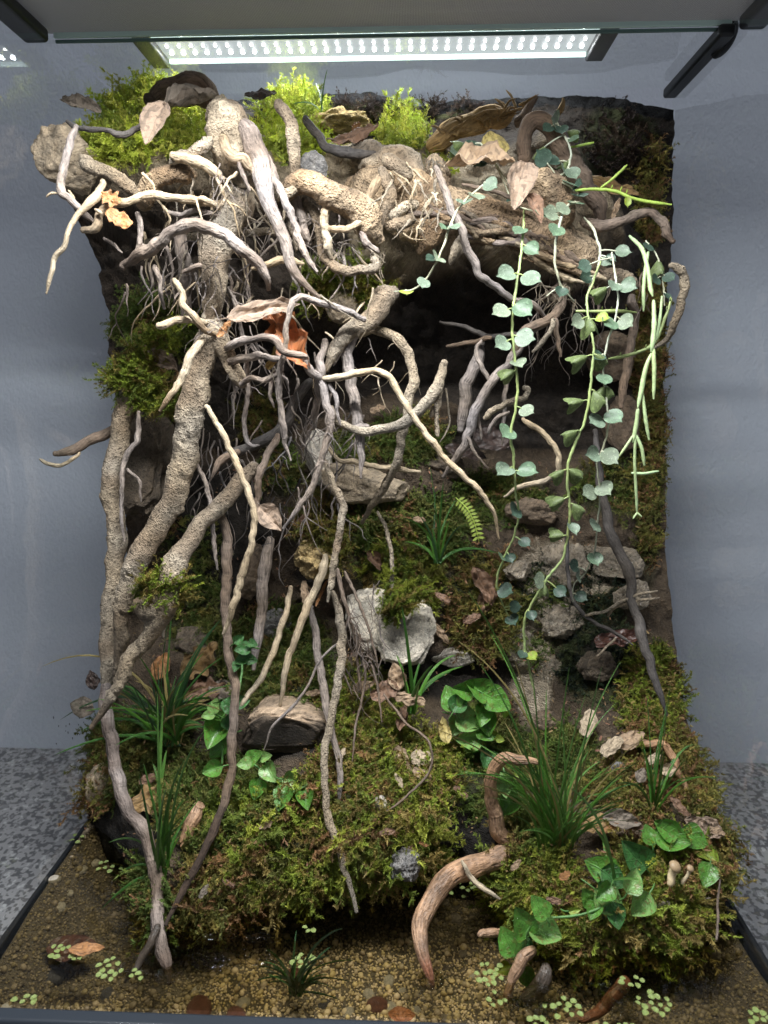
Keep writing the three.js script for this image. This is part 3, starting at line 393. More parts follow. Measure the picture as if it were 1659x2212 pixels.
  root('dark grey wiry root creeping over the log and down past the cave', 'grey', [942, 362, .61, 8, 958, 405, .605, 9, 972, 445, .60, 10, 990, 480, .598, 10, 1004, 520, .60, 10, 1016, 556, .605, 10, 1036, 592, .61, 9, 1070, 618, .62, 9, 1105, 643, .63, 8, 1160, 665, .64, 7, 1180, 690, .65, 6], { lump: 0.1, tint: 0.2 });
  root('purplish thin twig crossing the big tan leaf', 'brown', [1000, 398, .62, 4, 1060, 412, .612, 5, 1110, 428, .61, 6, 1168, 435, .612, 5], SLIM, 'twig');
}
{
  // knot of thin roots in the middle
  const j = rootWith('thick knobby root stub beside the cave ending in a star of thin roots', 'sandy', [852, 632, .615, 18, 832, 640, .61, 27, 815, 668, .605, 24, 782, 700, .60, 21, 748, 722, .595, 20, 722, 755, .592, 16, 704, 800, .59, 12], { lump: 0.24, crust: 0.0018 }, [
    ['grey', [702, 735, .59, 8, 692, 775, .588, 9, 695, 818, .587, 10]], ['grey', [660, 770, .575, 8, 670, 800, .58, 10, 695, 817, .587, 10]],
    ['grey', [695, 812, .588, 11, 702, 865, .585, 10, 714, 905, .583, 11, 708, 945, .583, 9, 692, 1000, .583, 8, 675, 1050, .583, 8, 648, 1092, .583, 7, 612, 1142, .585, 5]],
    ['grey', [690, 812, .59, 8, 683, 870, .60, 9, 678, 925, .61, 7]], ['grey', [785, 700, .605, 11, 755, 740, .603, 13, 752, 795, .60, 14, 765, 855, .598, 14, 770, 920, .595, 13, 780, 980, .592, 9, 780, 1033, .59, 5]],
    ['grey', [712, 830, .585, 5, 726, 860, .583, 6, 728, 890, .583, 4, 736, 920, .583, 3]], ['grey', [760, 705, .60, 5, 735, 760, .598, 6, 720, 790, .598, 3]], ['grey', [760, 925, .592, 7, 795, 920, .59, 8]]]);
  hairs(j, 'grey', [700, 850, .585, 1, 710, 920, .58, 1, 690, 1010, .58, 1, 765, 850, .59, 1, 780, 1000, .59, 1], 14, 0.02);
  strands(j, ['grey', 'bark', 'dark'], 22, [600, 800, 830, 960, .60, .66], 0.05, 0.9, 0.6);
  strands(j, ['pale', 'grey', 'sandy'], 14, [520, 860, 620, 820, .57, .62], 0.04, 0.8, 1.4);
  strands(j, ['grey', 'bark', 'dark'], 14, [560, 760, 980, 1180, .60, .66], 0.055, 0.8, 0.5);
  root('very long thin root that runs from the star of roots down to the right', 'pale', [700, 818, .585, 8, 735, 817, .58, 9, 765, 808, .577, 8, 808, 798, .575, 8, 832, 810, .573, 8, 860, 845, .572, 8, 886, 888, .57, 8, 910, 922, .568, 8, 936, 958, .567, 8, 978, 1008, .567, 8, 1030, 1056, .568, 7, 1062, 1098, .57, 6, 1078, 1164, .575, 4], { lump: 0.12 });
  root('smooth pale root making a big loop in front of the cave', 'sandy', [770, 724, .63, 9, 800, 714, .622, 10, 830, 718, .615, 11, 862, 736, .61, 12, 885, 768, .607, 12, 894, 808, .605, 12, 886, 860, .603, 12, 872, 920, .605, 12, 858, 990, .615, 11, 832, 1050, .63, 10, 802, 1098, .645, 9, 782, 1128, .66, 8], { lump: 0.08 });
  root('cut root with a pale blunt end curving up in front of the cave', 'sandy', [960, 782, .585, 11, 945, 830, .583, 13, 922, 870, .582, 14, 885, 903, .582, 14, 848, 922, .583, 12, 800, 931, .588, 11, 765, 925, .59, 10, 735, 914, .597, 9, 716, 880, .61, 8], { lump: 0.16 });
  rootWith('two-pronged short root below the blunt cut end', 'sandy', [950, 838, .588, 10, 942, 880, .588, 9, 930, 900, .588, 7], SLIM, [[0, [942, 870, .586, 6, 944, 910, .586, 5, 946, 942, .586, 6]], [0, [963, 840, .59, 3, 968, 880, .592, 2, 970, 920, .592, 2, 950, 955, .592, 2]]]);
  root('thin grey root forming an arch above the russet leaf', 'grey', [788, 690, .585, 8, 752, 672, .58, 8, 720, 662, .575, 8, 690, 655, .57, 8, 655, 643, .565, 8, 632, 650, .562, 8, 622, 685, .56, 7, 618, 730, .56, 7, 612, 770, .562, 8, 604, 810, .565, 7, 606, 870, .57, 7, 613, 930, .575, 8, 616, 962, .577, 6, 628, 995, .578, 4], { lump: 0.12 });
  rootWith('nearly black root slanting down from the star to the left', 'dark', [672, 825, .62, 12, 640, 868, .62, 12, 615, 912, .62, 13, 585, 945, .622, 16, 545, 965, .62, 14, 510, 978, .615, 11, 482, 992, .61, 10, 458, 1028, .61, 6], { lump: 0.2 }, [['brown', [600, 940, .61, 8, 578, 985, .605, 9, 563, 1020, .60, 9, 557, 1070, .60, 8, 548, 1130, .60, 6]], ['brown', [515, 976, .61, 9, 483, 992, .605, 9, 458, 1030, .60, 5]]]);
  root('thick dark root standing upright inside the cave', 'grey', [1040, 740, .67, 12, 1032, 780, .668, 14, 1012, 830, .667, 15, 1002, 880, .667, 14, 994, 930, .668, 12], { lump: 0.16, tint: 0.35 });
  rootWith('long forked root coming down out of the cave on its right side', 'grey', [1180, 700, .66, 7, 1150, 715, .65, 9, 1112, 755, .64, 9, 1092, 790, .635, 10, 1062, 822, .63, 11, 1035, 870, .63, 12, 1015, 930, .63, 12, 995, 975, .635, 10, 975, 1000, .64, 8, 957, 1030, .645, 6], { lump: 0.18 }, [['grey', [1030, 880, .632, 6, 1036, 920, .635, 4, 1040, 950, .635, 3]], [0, [1010, 945, .628, 5, 1030, 985, .625, 3, 1055, 1012, .625, 2]], [0, [1060, 825, .63, 6, 1038, 790, .63, 6, 1030, 752, .635, 5, 1040, 735, .64, 4]], [0, [1100, 780, .635, 8, 1092, 830, .64, 6, 1088, 900, .645, 5, 1085, 960, .65, 4]]]);
  rootWith('reddish tangle of short roots under the right overhang', 'brown', [1215, 640, .65, 9, 1200, 680, .645, 12, 1160, 700, .64, 11, 1120, 722, .645, 7], SLIM, [['sandy', [1195, 690, .635, 6, 1180, 730, .632, 6, 1150, 760, .635, 4]], ['brown', [1200, 690, .64, 7, 1205, 730, .64, 6, 1212, 770, .64, 4]], ['dark', [1120, 722, .65, 6, 1050, 725, .66, 7, 1000, 705, .67, 5, 950, 695, .68, 4]], [0, [1060, 730, .655, 6, 1010, 740, .665, 5, 965, 748, .67, 5]], ['brown', [1130, 720, .64, 8, 1110, 760, .64, 9, 1095, 790, .64, 7]]]);
  rootWith('pale forked twig leaning in front of the hanging vine leaves', 'sandy', [1048, 903, .60, 8, 1080, 880, .597, 8, 1112, 866, .596, 8, 1138, 860, .597, 7], SLIM, [[0, [1132, 862, .596, 7, 1142, 840, .595, 7, 1132, 835, .594, 6]], ['grey', [1056, 935, .61, 5, 1070, 905, .61, 5, 1100, 890, .61, 4]]]);
  root('thin pale root with a wide bow right of the hanging vine', 'pale', [1130, 905, .625, 6, 1150, 918, .615, 8, 1175, 938, .61, 7, 1195, 962, .608, 7, 1207, 985, .607, 7, 1205, 1022, .608, 7, 1180, 1036, .61, 7, 1150, 1046, .612, 7, 1118, 1055, .615, 6, 1090, 1073, .62, 5], { lump: 0.1 });
  rootWith('rough root stretching right across the log end to the pane', 'brown', [1265, 482, .65, 14, 1300, 488, .645, 13, 1340, 478, .64, 12, 1378, 464, .637, 11, 1412, 462, .635, 10, 1432, 482, .635, 11, 1440, 505, .635, 10, 1455, 522, .635, 9], { lump: 0.3, crust: 0.0012 }, []);
  root('gnarled thin root bowed against the right pane', 'sandy', [1448, 575, .625, 8, 1475, 585, .625, 12, 1480, 600, .627, 10, 1474, 643, .63, 10, 1462, 690, .635, 9, 1445, 728, .645, 7, 1415, 752, .66, 5], { lump: 0.26, crust: 0.0008 });
  rootWith('reddish brown root stem hanging in front of the right wall stones', 'brown', [1365, 640, .70, 10, 1372, 693, .698, 11, 1358, 745, .695, 11, 1350, 813, .693, 10, 1342, 880, .69, 8], { lump: 0.2 }, []);
  rootWith('long dark root lying down the right slope with a frayed grey tip', 'dark', [1285, 930, .69, 7, 1295, 1000, .675, 8, 1303, 1080, .665, 11, 1318, 1150, .655, 13, 1350, 1220, .642, 13, 1366, 1296, .63, 12, 1385, 1371, .617, 12, 1405, 1431, .605, 11, 1423, 1495, .597, 9, 1440, 1545, .592, 5], { lump: 0.14 }, []);
  rootWith('black wiry runner with two pale tips across the seep', 'dark', [1232, 1100, .675, 4, 1226, 1160, .67, 5, 1226, 1231, .66, 5, 1244, 1306, .65, 5, 1265, 1331, .647, 5, 1305, 1356, .64, 5, 1345, 1376, .635, 4, 1367, 1393, .63, 3], { lump: 0.1 }, [['sandy', [1265, 1329, .645, 4, 1310, 1320, .638, 4, 1355, 1292, .63, 4, 1420, 1276, .625, 3]], ['sandy', [1314, 1330, .64, 4, 1332, 1310, .635, 4, 1365, 1300, .63, 4, 1424, 1291, .625, 3]], ['sandy', [1330, 1378, .632, 3, 1300, 1408, .63, 3, 1288, 1418, .63, 2]]]);
  root('pinkish thin root lying on the flat tan stone', 'pale', [705, 960, .64, 5, 730, 992, .63, 6, 770, 1000, .625, 7, 830, 1010, .62, 7, 908, 1019, .62, 6], SLIM);

  // left column
  rootWith('tall crusted root column along the left pane that ends in the water', 'sandy', [288, 815, .655, 18, 276, 880, .65, 23, 258, 950, .645, 22, 243, 1010, .64, 21, 242, 1080, .637, 21, 245, 1150, .633, 20, 243, 1220, .628, 19, 238, 1290, .62, 18, 233, 1370, .612, 18, 230, 1450, .60, 17, 226, 1521, .585, 13], { lump: 0.2, crust: 0.0016, ridge: 0.15 }, [['bark', [229, 1480, .594, 14, 227, 1521, .585, 13, 242, 1596, .57, 14, 250, 1665, .555, 14, 270, 1734, .54, 15, 306, 1794, .525, 15, 332, 1859, .51, 14, 340, 1939, .49, 14, 346, 2009, .468, 15, 353, 2055, .457, 15, 361, 2095, .445, 12, 366, 2125, .436, 8], { lump: 0.16, crust: 0.0006, ridge: 0.15, grad: [0.7, 0.28, 0.22, 0.18] }, 'main_root'], ['grey', [300, 890, .635, 6, 295, 953, .63, 7, 272, 985, .628, 7, 264, 1040, .625, 6, 262, 1110, .622, 5, 270, 1170, .62, 4]], ['grey', [275, 1013, .625, 4, 300, 1038, .622, 4, 305, 1083, .62, 3]], ['wet', [340, 2000, .462, 9, 325, 2040, .452, 10, 300, 2080, .445, 8, 270, 2122, .436, 5]]]);
  rootWith('crusted slanting root with a red-flecked lump, right of the root column', 'sandy', [548, 1010, .61, 19, 515, 1045, .605, 21, 455, 1108, .595, 19, 410, 1165, .585, 20, 380, 1215, .575, 26, 360, 1262, .57, 26, 345, 1310, .565, 30, 322, 1370, .56, 17, 290, 1416, .557, 15, 262, 1470, .553, 14, 235, 1516, .55, 13, 197, 1572, .548, 9], { lump: 0.24, crust: 0.002 }, [['sandy', [365, 1290, .565, 12, 352, 1340, .563, 9, 352, 1375, .563, 6]], ['sandy', [300, 1300, .57, 18, 330, 1320, .562, 26, 355, 1315, .565, 20], { lump: 0.32, crust: 0.0022 }, 'crust_lump']]);
  rootWith('broken stub sticking out left of the root column', 'brown', [262, 925, .665, 12, 212, 943, .655, 13, 170, 965, .648, 13, 118, 980, .64, 10], { lump: 0.24 }, [['pale', [172, 978, .645, 4, 155, 993, .642, 5, 130, 1006, .64, 5, 100, 1000, .638, 5, 86, 992, .637, 4]]]);

  // verticals in the middle
  root('thin pale root falling from the trunk past the slanting root', 'pale', [445, 878, .575, 7, 478, 930, .572, 7, 505, 990, .57, 8, 532, 1053, .568, 8, 549, 1106, .567, 8, 545, 1170, .565, 8, 521, 1241, .562, 9, 502, 1315, .56, 9, 482, 1370, .56, 6], { lump: 0.16 });
  root('long brown root that darkens towards the shore mound', 'brown', [478, 1095, .61, 11, 494, 1200, .605, 13, 486, 1290, .60, 12, 492, 1381, .59, 11, 506, 1456, .58, 11, 509, 1531, .565, 11, 502, 1606, .553, 11, 494, 1690, .54, 10, 474, 1765, .522, 10, 440, 1844, .502, 10, 396, 1919, .485, 9, 358, 1998, .466, 8], { lump: 0.14, grad: [0.58, 0.30, 0.26, 0.24] });
  root('blunt dark grey root standing behind the tan middle roots', 'grey', [582, 1165, .645, 12, 572, 1210, .64, 15, 566, 1281, .635, 14, 557, 1356, .63, 12, 548, 1446, .622, 8], { lump: 0.16, tint: 0.3 });
  root('tan root hanging from the clay lump to the dark-fronted rock', 'pale', [702, 1200, .625, 9, 693, 1248, .617, 10, 667, 1306, .61, 10, 640, 1375, .602, 9, 618, 1450, .595, 8, 606, 1524, .59, 6], { lump: 0.14 });
  root('slender root left of the tan one, ending at the brown root', 'pale', [628, 1268, .62, 7, 612, 1341, .612, 8, 588, 1411, .60, 8, 560, 1470, .59, 7, 530, 1512, .58, 6, 514, 1532, .575, 4], { lump: 0.14 });
  root('pale wavering root above the two crossing roots', 'sandy', [697, 985, .60, 6, 715, 1030, .598, 7, 737, 1080, .596, 9, 738, 1130, .594, 9, 725, 1190, .59, 9, 716, 1256, .587, 8, 708, 1300, .585, 5], { lump: 0.18, crust: 0.0006 });
  root('long bare root reaching down to a cut tip above the water', 'sandy', [718, 1280, .595, 8, 735, 1330, .592, 10, 741, 1390, .59, 11, 736, 1450, .58, 11, 718, 1531, .565, 10, 707, 1600, .55, 10, 700, 1665, .535, 9, 706, 1743, .52, 9, 722, 1803, .51, 9, 746, 1878, .498, 9, 770, 1970, .48, 7], { lump: 0.12 });
  root('grey root crossing behind the long bare root', 'grey', [672, 1310, .63, 8, 684, 1400, .615, 10, 700, 1496, .59, 10, 716, 1570, .57, 9, 733, 1660, .548, 8, 733, 1745, .535, 6], { lump: 0.14 });
  root('hair-thin root bent over the dark-fronted rock', 'grey', [748, 1374, .60, 3, 692, 1426, .59, 3, 668, 1476, .583, 3, 627, 1531, .574, 4, 588, 1571, .566, 3, 570, 1621, .56, 2], { lump: 0.1 });
  root('slim root in front of the big dark boulder gap', 'grey', [425, 1000, .60, 5, 446, 1050, .60, 6, 456, 1106, .598, 5, 462, 1170, .597, 6, 470, 1230, .597, 4], SLIM);
  root('wavy slim root under the fork of the trunk root', 'grey', [532, 780, .60, 6, 536, 850, .602, 6, 527, 905, .604, 6, 538, 960, .606, 6, 560, 962, .61, 3], SLIM);
  root('short slim root left of the arch root', 'grey', [592, 800, .60, 5, 584, 848, .60, 5, 592, 880, .602, 3], SLIM);
  root('thin root touching the front of the large pale rock', 'sandy', [816, 1106, .64, 4, 836, 1150, .632, 5, 846, 1210, .627, 5, 844, 1285, .622, 5, 826, 1342, .62, 4], SLIM);
  const b = rootWith('bundle of fine dark rootlets left of the large pale rock', 'brown', [728, 1230, .62, 6, 745, 1300, .612, 5, 765, 1370, .605, 4, 775, 1450, .60, 4, 780, 1490, .597, 3], SLIM, [[0, [745, 1235, .62, 4, 775, 1300, .612, 4, 800, 1370, .605, 3, 815, 1430, .60, 3]], [0, [770, 1380, .60, 3, 790, 1460, .595, 3, 770, 1560, .58, 3, 760, 1650, .56, 2]], [0, [790, 1400, .60, 3, 815, 1480, .59, 3, 825, 1560, .575, 2]], [0, [755, 1330, .605, 3, 735, 1420, .60, 3, 760, 1500, .59, 2]]]);
  strands(b, ['bark', 'grey', 'brown'], 18, [735, 830, 1250, 1480, .585, .61], 0.04, 0.55, 0.7);
  hairs(b, 'brown', [740, 1290, .605, 1, 775, 1380, .60, 1, 800, 1430, .595, 1], 26, 0.022, 1.2);
  root('fine curved root across the moss above the crossed leaf scraps', 'brown', [830, 1500, .575, 3, 875, 1560, .56, 3, 925, 1600, .552, 3, 930, 1660, .545, 3, 880, 1720, .535, 3, 815, 1765, .525, 2], { lump: 0.1 });
}
{ // driftwood on the shore
  rootWith('forked reddish driftwood branch that dips into the water', 'drift', [1140, 1848, .545, 24, 1105, 1840, .535, 26, 1055, 1856, .525, 24, 1005, 1878, .512, 23, 965, 1908, .50, 24, 932, 1950, .487, 22, 902, 2004, .47, 20, 907, 2055, .455, 17, 925, 2100, .444, 12, 935, 2130, .437, 8], { lump: 0.2, tint: 0.8, ridge: 0.14, grad: [0.7, 0.42, 0.27, 0.22] }, [['drift', [1120, 1838, .54, 20, 1090, 1805, .538, 18, 1072, 1768, .536, 17, 1062, 1728, .534, 16, 1064, 1684, .532, 15, 1070, 1652, .53, 15, 1090, 1638, .528, 14, 1125, 1642, .525, 13, 1160, 1646, .522, 11], { lump: 0.18, tint: 0.7, ridge: 0.15 }, 'arm'], ['pale', [998, 1860, .503, 5, 1020, 1900, .496, 7, 1052, 1924, .49, 6, 1080, 1942, .487, 4], null, 'prong']], 'driftwood');
  root('small orange driftwood piece standing in the water at the right mound', 'drift', [1152, 2052, .455, 13, 1132, 2072, .45, 15, 1112, 2108, .444, 13, 1100, 2140, .44, 10, 1090, 2170, .436, 6], { lump: 0.16, tint: 0.35 }, 'driftwood');
  root('dark curled bark chunk beside the small orange driftwood', 'wet', [1178, 2085, .452, 10, 1172, 2110, .447, 18, 1158, 2138, .444, 20, 1128, 2155, .44, 12], { lump: 0.32, ridge: 0.3 }, 'bark chunk');
  root('short reddish stick end peeking from under the right mound', 'drift', [1090, 2010, .47, 9, 1062, 2015, .466, 10, 1035, 2020, .462, 9], { lump: 0.2 }, 'stick');
  root('dark red root half sunk near the front right', 'red', [1350, 2120, .452, 18, 1322, 2160, .442, 15, 1290, 2190, .435, 12, 1250, 2205, .428, 8], { lump: 0.16 }, 'driftwood');
  root('pale orange twig arching over the right corner', 'drift', [1362, 1605, .60, 10, 1400, 1605, .593, 9, 1435, 1608, .587, 9, 1452, 1634, .582, 10, 1464, 1662, .577, 9, 1478, 1692, .572, 7, 1488, 1740, .565, 5], { lump: 0.2 }, 'twig');
}
// ---------------------------------------------------------------- leaves: one builder for all kinds of leaf blades
// half width w(t) along the length, cup, fold along the midrib, bend along the length, crumple
function leafGeo(w, o = {}) {
  const nu = o.nu ?? 8, nv = o.nv ?? 6, pos = [], uv = [], idx = [], s = o.seed ?? 1;
  for (let i = 0; i <= nu; i++) for (let j = 0; j <= nv; j++) {
    const t = i / nu, q = j / nv * 2 - 1, hw = w(t, q);
    let x = q * hw, y = t, z = (o.cup ?? 0) * q * q * hw * 2 + (o.fold ?? 0) * Math.abs(q) * hw;
    const b = (o.bend ?? 0) * t; if (o.bend) { y = Math.sin(b) / o.bend; z += (1 - Math.cos(b)) / o.bend; }
    if (o.roll) { const a = q * o.roll; x = Math.sin(a) * hw / Math.max(1, o.roll * 0.8); z += (1 - Math.cos(a)) * hw / Math.max(1, o.roll * 0.8); }
    if (o.crumple) { z += o.crumple * (fbm(x * 3 + s * 7, y * 3, s, 3) + 0.5 * q * n3(y * 4, s, 1) + 0.45 * Math.abs(n3(x * 6 + s, y * 6, 2)) + 0.2 * n3(x * 13, y * 13, s)); x += o.crumple * 0.4 * n3(y * 4, x * 4, s + 5); }
    pos.push(x, y, z); uv.push(j / nv, t);
  }
  for (let i = 0; i < nu; i++) for (let j = 0; j < nv; j++) { const a = i * (nv + 1) + j; idx.push(a, a + 1, a + nv + 1, a + 1, a + nv + 2, a + nv + 1); }
  const G = new THREE.BufferGeometry(); G.setAttribute('position', new THREE.Float32BufferAttribute(pos, 3)); G.setAttribute('uv', new THREE.Float32BufferAttribute(uv, 2)); G.setIndex(idx); G.computeVertexNormals(); return G;
}
// turns a mesh so that its length points along dir and its upper face towards nrm
function setLeaf(m, base, dir, nrm, len, wid) {
  const y = dir.clone().normalize(), x = y.clone().cross(nrm).normalize(), z = x.clone().cross(y).normalize();
  m.quaternion.setFromRotationMatrix(new THREE.Matrix4().makeBasis(x, y, z)); m.position.copy(base); m.scale.set(wid, len, (len + wid) / 2); return m;
}
const inPlane = (deg) => RIGHT.clone().multiplyScalar(Math.cos(deg * Math.PI / 180)).addScaledVector(UP, Math.sin(deg * Math.PI / 180));
const veinT = tex(256, (u, v) => { const q = Math.abs(u - 0.5) * 2, m = 1 - 0.32 * (1 - smooth(0.0, 0.045, q)); const s = Math.abs(((v * 7 - q * 1.3 + 20) % 1) - 0.5) * 2; const side = 1 - 0.20 * (1 - smooth(0.05, 0.2, s)); const sp = smooth(0.62, 0.72, tn(u, v, 11, 49)), n = 0.58 + 0.34 * tn(u, v, 5, 41) + 0.22 * tn(u, v, 26, 42) + 0.14 * tn(u, v, 70, 43); return clamp(n * m * side * (1 - 0.4 * sp), 0, 1); });
const greenT = tex(256, (u, v) => { const q = Math.abs(u - 0.5) * 2, m = (1 - smooth(0.0, 0.05, q)), s = Math.abs(((v * 5 - q * 1.6 + 20) % 1) - 0.5) * 2, side = (1 - smooth(0.04, 0.16, s)) * 0.6, k = Math.max(m, side), n = 0.62 + 0.25 * tn(u, v, 6, 44) + 0.15 * tn(u, v, 22, 45); const sp = smooth(0.70, 0.78, tn(u, v, 16, 50)); return [n + 0.3 * k + 0.1 * sp, n + 0.2 * k - 0.25 * sp, n + 0.2 * k - 0.2 * sp]; });
const speckT = tex(256, (u, v) => { const b = tn(u, v, 14, 46) * 0.6 + tn(u, v, 34, 47) * 0.4, k = smooth(0.60, 0.74, b), n = 0.60 + 0.25 * tn(u, v, 5, 48); return [n * 0.85 + 0.9 * k, n * 0.85 + 0.6 * k, n * 0.85 + 0.7 * k]; });
const leafM = (r, g, b, t, o = {}) => new THREE.MeshPhysicalMaterial({ color: new THREE.Color().setRGB(r, g, b), map: t, bumpMap: t, bumpScale: o.bump ?? 0.0006, roughness: o.rough ?? 0.5, side: THREE.DoubleSide, transmission: o.trans ?? 0.15, thickness: 0, specularIntensity: o.spec ?? 1, clearcoat: o.coat ?? 0, clearcoatRoughness: 0.25 });
const LM = {
  tan: leafM(0.42, 0.29, 0.18, veinT, { rough: 0.75 }), pale: leafM(0.56, 0.44, 0.30, veinT, { rough: 0.75 }), brown: leafM(0.24, 0.135, 0.08, veinT, { rough: 0.65 }), orange: leafM(0.46, 0.215, 0.075, veinT, { rough: 0.6 }), russet: leafM(0.40, 0.14, 0.045, veinT, { rough: 0.55 }),
  red: leafM(0.15, 0.065, 0.045, veinT, { rough: 0.3 }), grey: leafM(0.24, 0.195, 0.15, veinT, { rough: 0.8 }), pink: leafM(0.33, 0.235, 0.165, veinT, { rough: 0.75 }), yellow: leafM(0.56, 0.44, 0.15, veinT, { rough: 0.6 }),
  dark: leafM(0.085, 0.055, 0.045, veinT, { rough: 0.5 }), ochre: leafM(0.36, 0.22, 0.085, veinT, { rough: 0.7 }),
  vine: leafM(0.20, 0.275, 0.19, speckT, { rough: 0.55, trans: 0.08 }), vineBack: leafM(0.17, 0.235, 0.075, speckT, { rough: 0.6, trans: 0.12 }), vineDark: leafM(0.055, 0.105, 0.07, speckT, { rough: 0.5, trans: 0.06 }), lime: leafM(0.34, 0.48, 0.06, greenT, { rough: 0.5, trans: 0.3 }),
  ivy: leafM(0.12, 0.32, 0.045, greenT, { rough: 0.4, trans: 0.2, bump: 0.0016, coat: 0.15 }), ivyPale: leafM(0.24, 0.46, 0.12, greenT, { rough: 0.42, trans: 0.22, bump: 0.0016, coat: 0.15 }), ivyDark: leafM(0.062, 0.20, 0.05, greenT, { rough: 0.45, trans: 0.15, bump: 0.002, coat: 0.06 }), floatL: leafM(0.33, 0.46, 0.13, greenT, { rough: 0.5, trans: 0.2 }),
};
const ovate = (W, p = 0.8) => (t) => 0.5 * W * Math.pow(Math.sin(Math.PI * Math.pow(clamp(t, 0.001, 0.999), p)), 0.85) + 0.004;
const oakish = (t, q) => (0.5 * Math.pow(Math.sin(Math.PI * Math.pow(clamp(t, 0.02, 0.985), 0.85)), 0.8)) * (0.84 + 0.22 * Math.sin(t * 21 + (q < 0 ? 1.2 : 0))) + 0.006;
const torn = (k) => (t, q) => Math.max(0.02, 0.5 * Math.pow(Math.sin(Math.PI * clamp(t * 0.9 + 0.06, 0, 1)), 0.5) * (0.75 + 0.35 * n3(t * 5 + k, q > 0 ? 4 : 9, k)));
const heart = (t) => { const a = t * t * 0.0 + t; return 0.5 * Math.pow(Math.max(0, Math.sin(Math.PI * Math.pow(clamp(a, 0, 1), 0.62))), 0.75) * (1 - 0.15 * t) + 0.003; };
const coin = (t) => (t < 0.80 ? 0.50 * Math.sqrt(Math.max(0, 1 - ((t - 0.40) / 0.425) ** 2)) : 0) + (t > 0.72 ? Math.max(0.004, 0.17 * (1 - t) / 0.28) * (t > 0.8 ? 1 : smooth(0.72, 0.8, t) * 0.4) : 0.003);

// ---------------------------------------------------------------- rocks
function rockGeo(sx, sy, sz, o = {}) {
  const G = mergeVertices((() => { const g = new THREE.IcosahedronGeometry(1, o.detail ?? 22); g.deleteAttribute('uv'); g.deleteAttribute('normal'); return g; })(), 1e-5), p = G.attributes.position, sd = o.seed ?? 1, planes = [], col = [], uv = [], r0 = (k) => hash2(k, 5, Math.floor(sd * 97));
  for (let k = 0; k < (o.planes ?? 13); k++) { const a = r0(k) * 6.283, z = r0(k + 50) * 2 - 1, s = Math.sqrt(1 - z * z); planes.push([V(Math.cos(a) * s, z, Math.sin(a) * s), 0.62 + 0.3 * r0(k + 90)]); }
  const d = V();
  for (let i = 0; i < p.count; i++) {
    d.fromBufferAttribute(p, i).normalize(); let r = 1.05;
    if (!o.round) for (const [n, h] of planes) { const c = d.dot(n); if (c > 0.05) { const q = h / c; r = Math.min(r, q) ; } }
    r *= 1 + (o.rough ?? 0.10) * (fbm(d.x * 2.2 + sd, d.y * 2.2, d.z * 2.2, 4) * 1.6) + (o.grit ?? 0.02) * n3(d.x * 17, d.y * 17, d.z * 17 + sd) + (o.pit ? -o.pit * smooth(0.2, 0.5, fbm(d.x * 5, d.y * 5 + sd, d.z * 5, 2)) : 0);
    let X = d.x, Y = d.y, Z = d.z;
    if (o.poly) { const phi = Math.atan2(Y, X), pts = o.poly; let rho = 1; for (let k = 0; k < pts.length; k++) { const [ax, ay] = pts[k], [bx, by] = pts[(k + 1) % pts.length], cx = Math.cos(phi), cy = Math.sin(phi), ex = bx - ax, ey = by - ay, den = cx * ey - cy * ex; if (Math.abs(den) < 1e-9) continue; const t = (ax * ey - ay * ex) / den, u = (ax * cy - ay * cx) / den; if (t > 0 && u >= -1e-6 && u <= 1 + 1e-6) rho = t; } const ce = Math.pow(Math.hypot(X, Y), o.box ?? 0.3); X = Math.cos(phi) * rho * ce; Y = Math.sin(phi) * rho * ce; Z = Math.sign(Z) * Math.pow(Math.abs(Z), 0.45) * (1 + (o.slope ?? 0) * Y) ; r = 1 + (o.rough ?? 0.1) * fbm(d.x * 2.6 + sd, d.y * 2.6, d.z * 2.6, 5) * 1.3 + (o.grit ?? 0.02) * n3(X * 14, Y * 14, Z * 14 + sd); }
    p.setXYZ(i, X * r * sx, Y * r * sy, Z * r * sz); const w = fbm(d.x * 3 + sd, d.y * 3, d.z * 3, 4) * 1.3, s = (1 + 0.55 * w) * (o.litTop ? 0.35 + 1.9 * smooth(0.25, 0.6, d.y + 0.3 * w) : 1); col.push(s, s * (1 - 0.05 * w), s * (1 - 0.12 * w)); uv.push(p.getX(i) + p.getZ(i) * 0.7, p.getY(i) + p.getZ(i) * 0.6);  // optionally paints a lit top and a shaded lower face into the colour
  }
  G.setAttribute('color', new THREE.Float32BufferAttribute(col, 3)); G.setAttribute('uv', new THREE.Float32BufferAttribute(uv, 2)); G.computeVertexNormals(); return G;
}
const rockM = (r, g, b, rough = 0.9, bump = 0.0025) => mat({ color: new THREE.Color().setRGB(r, g, b), vertexColors: true, map: rep(crustT, 22), bumpMap: rep(soilT, 22), bumpScale: bump, roughness: rough });
const RM = { white: rockM(0.86, 0.77, 0.63, 0.85, 0.003), pale: rockM(0.70, 0.63, 0.53), tan: rockM(0.58, 0.46, 0.32), dark: rockM(0.20, 0.155, 0.11), brown: rockM(0.30, 0.22, 0.15), ochre: rockM(0.66, 0.48, 0.22, 0.95, 0.004), grey: rockM(0.42, 0.40, 0.38, 0.9, 0.005), wet: rockM(0.46, 0.385, 0.29, 0.2) };
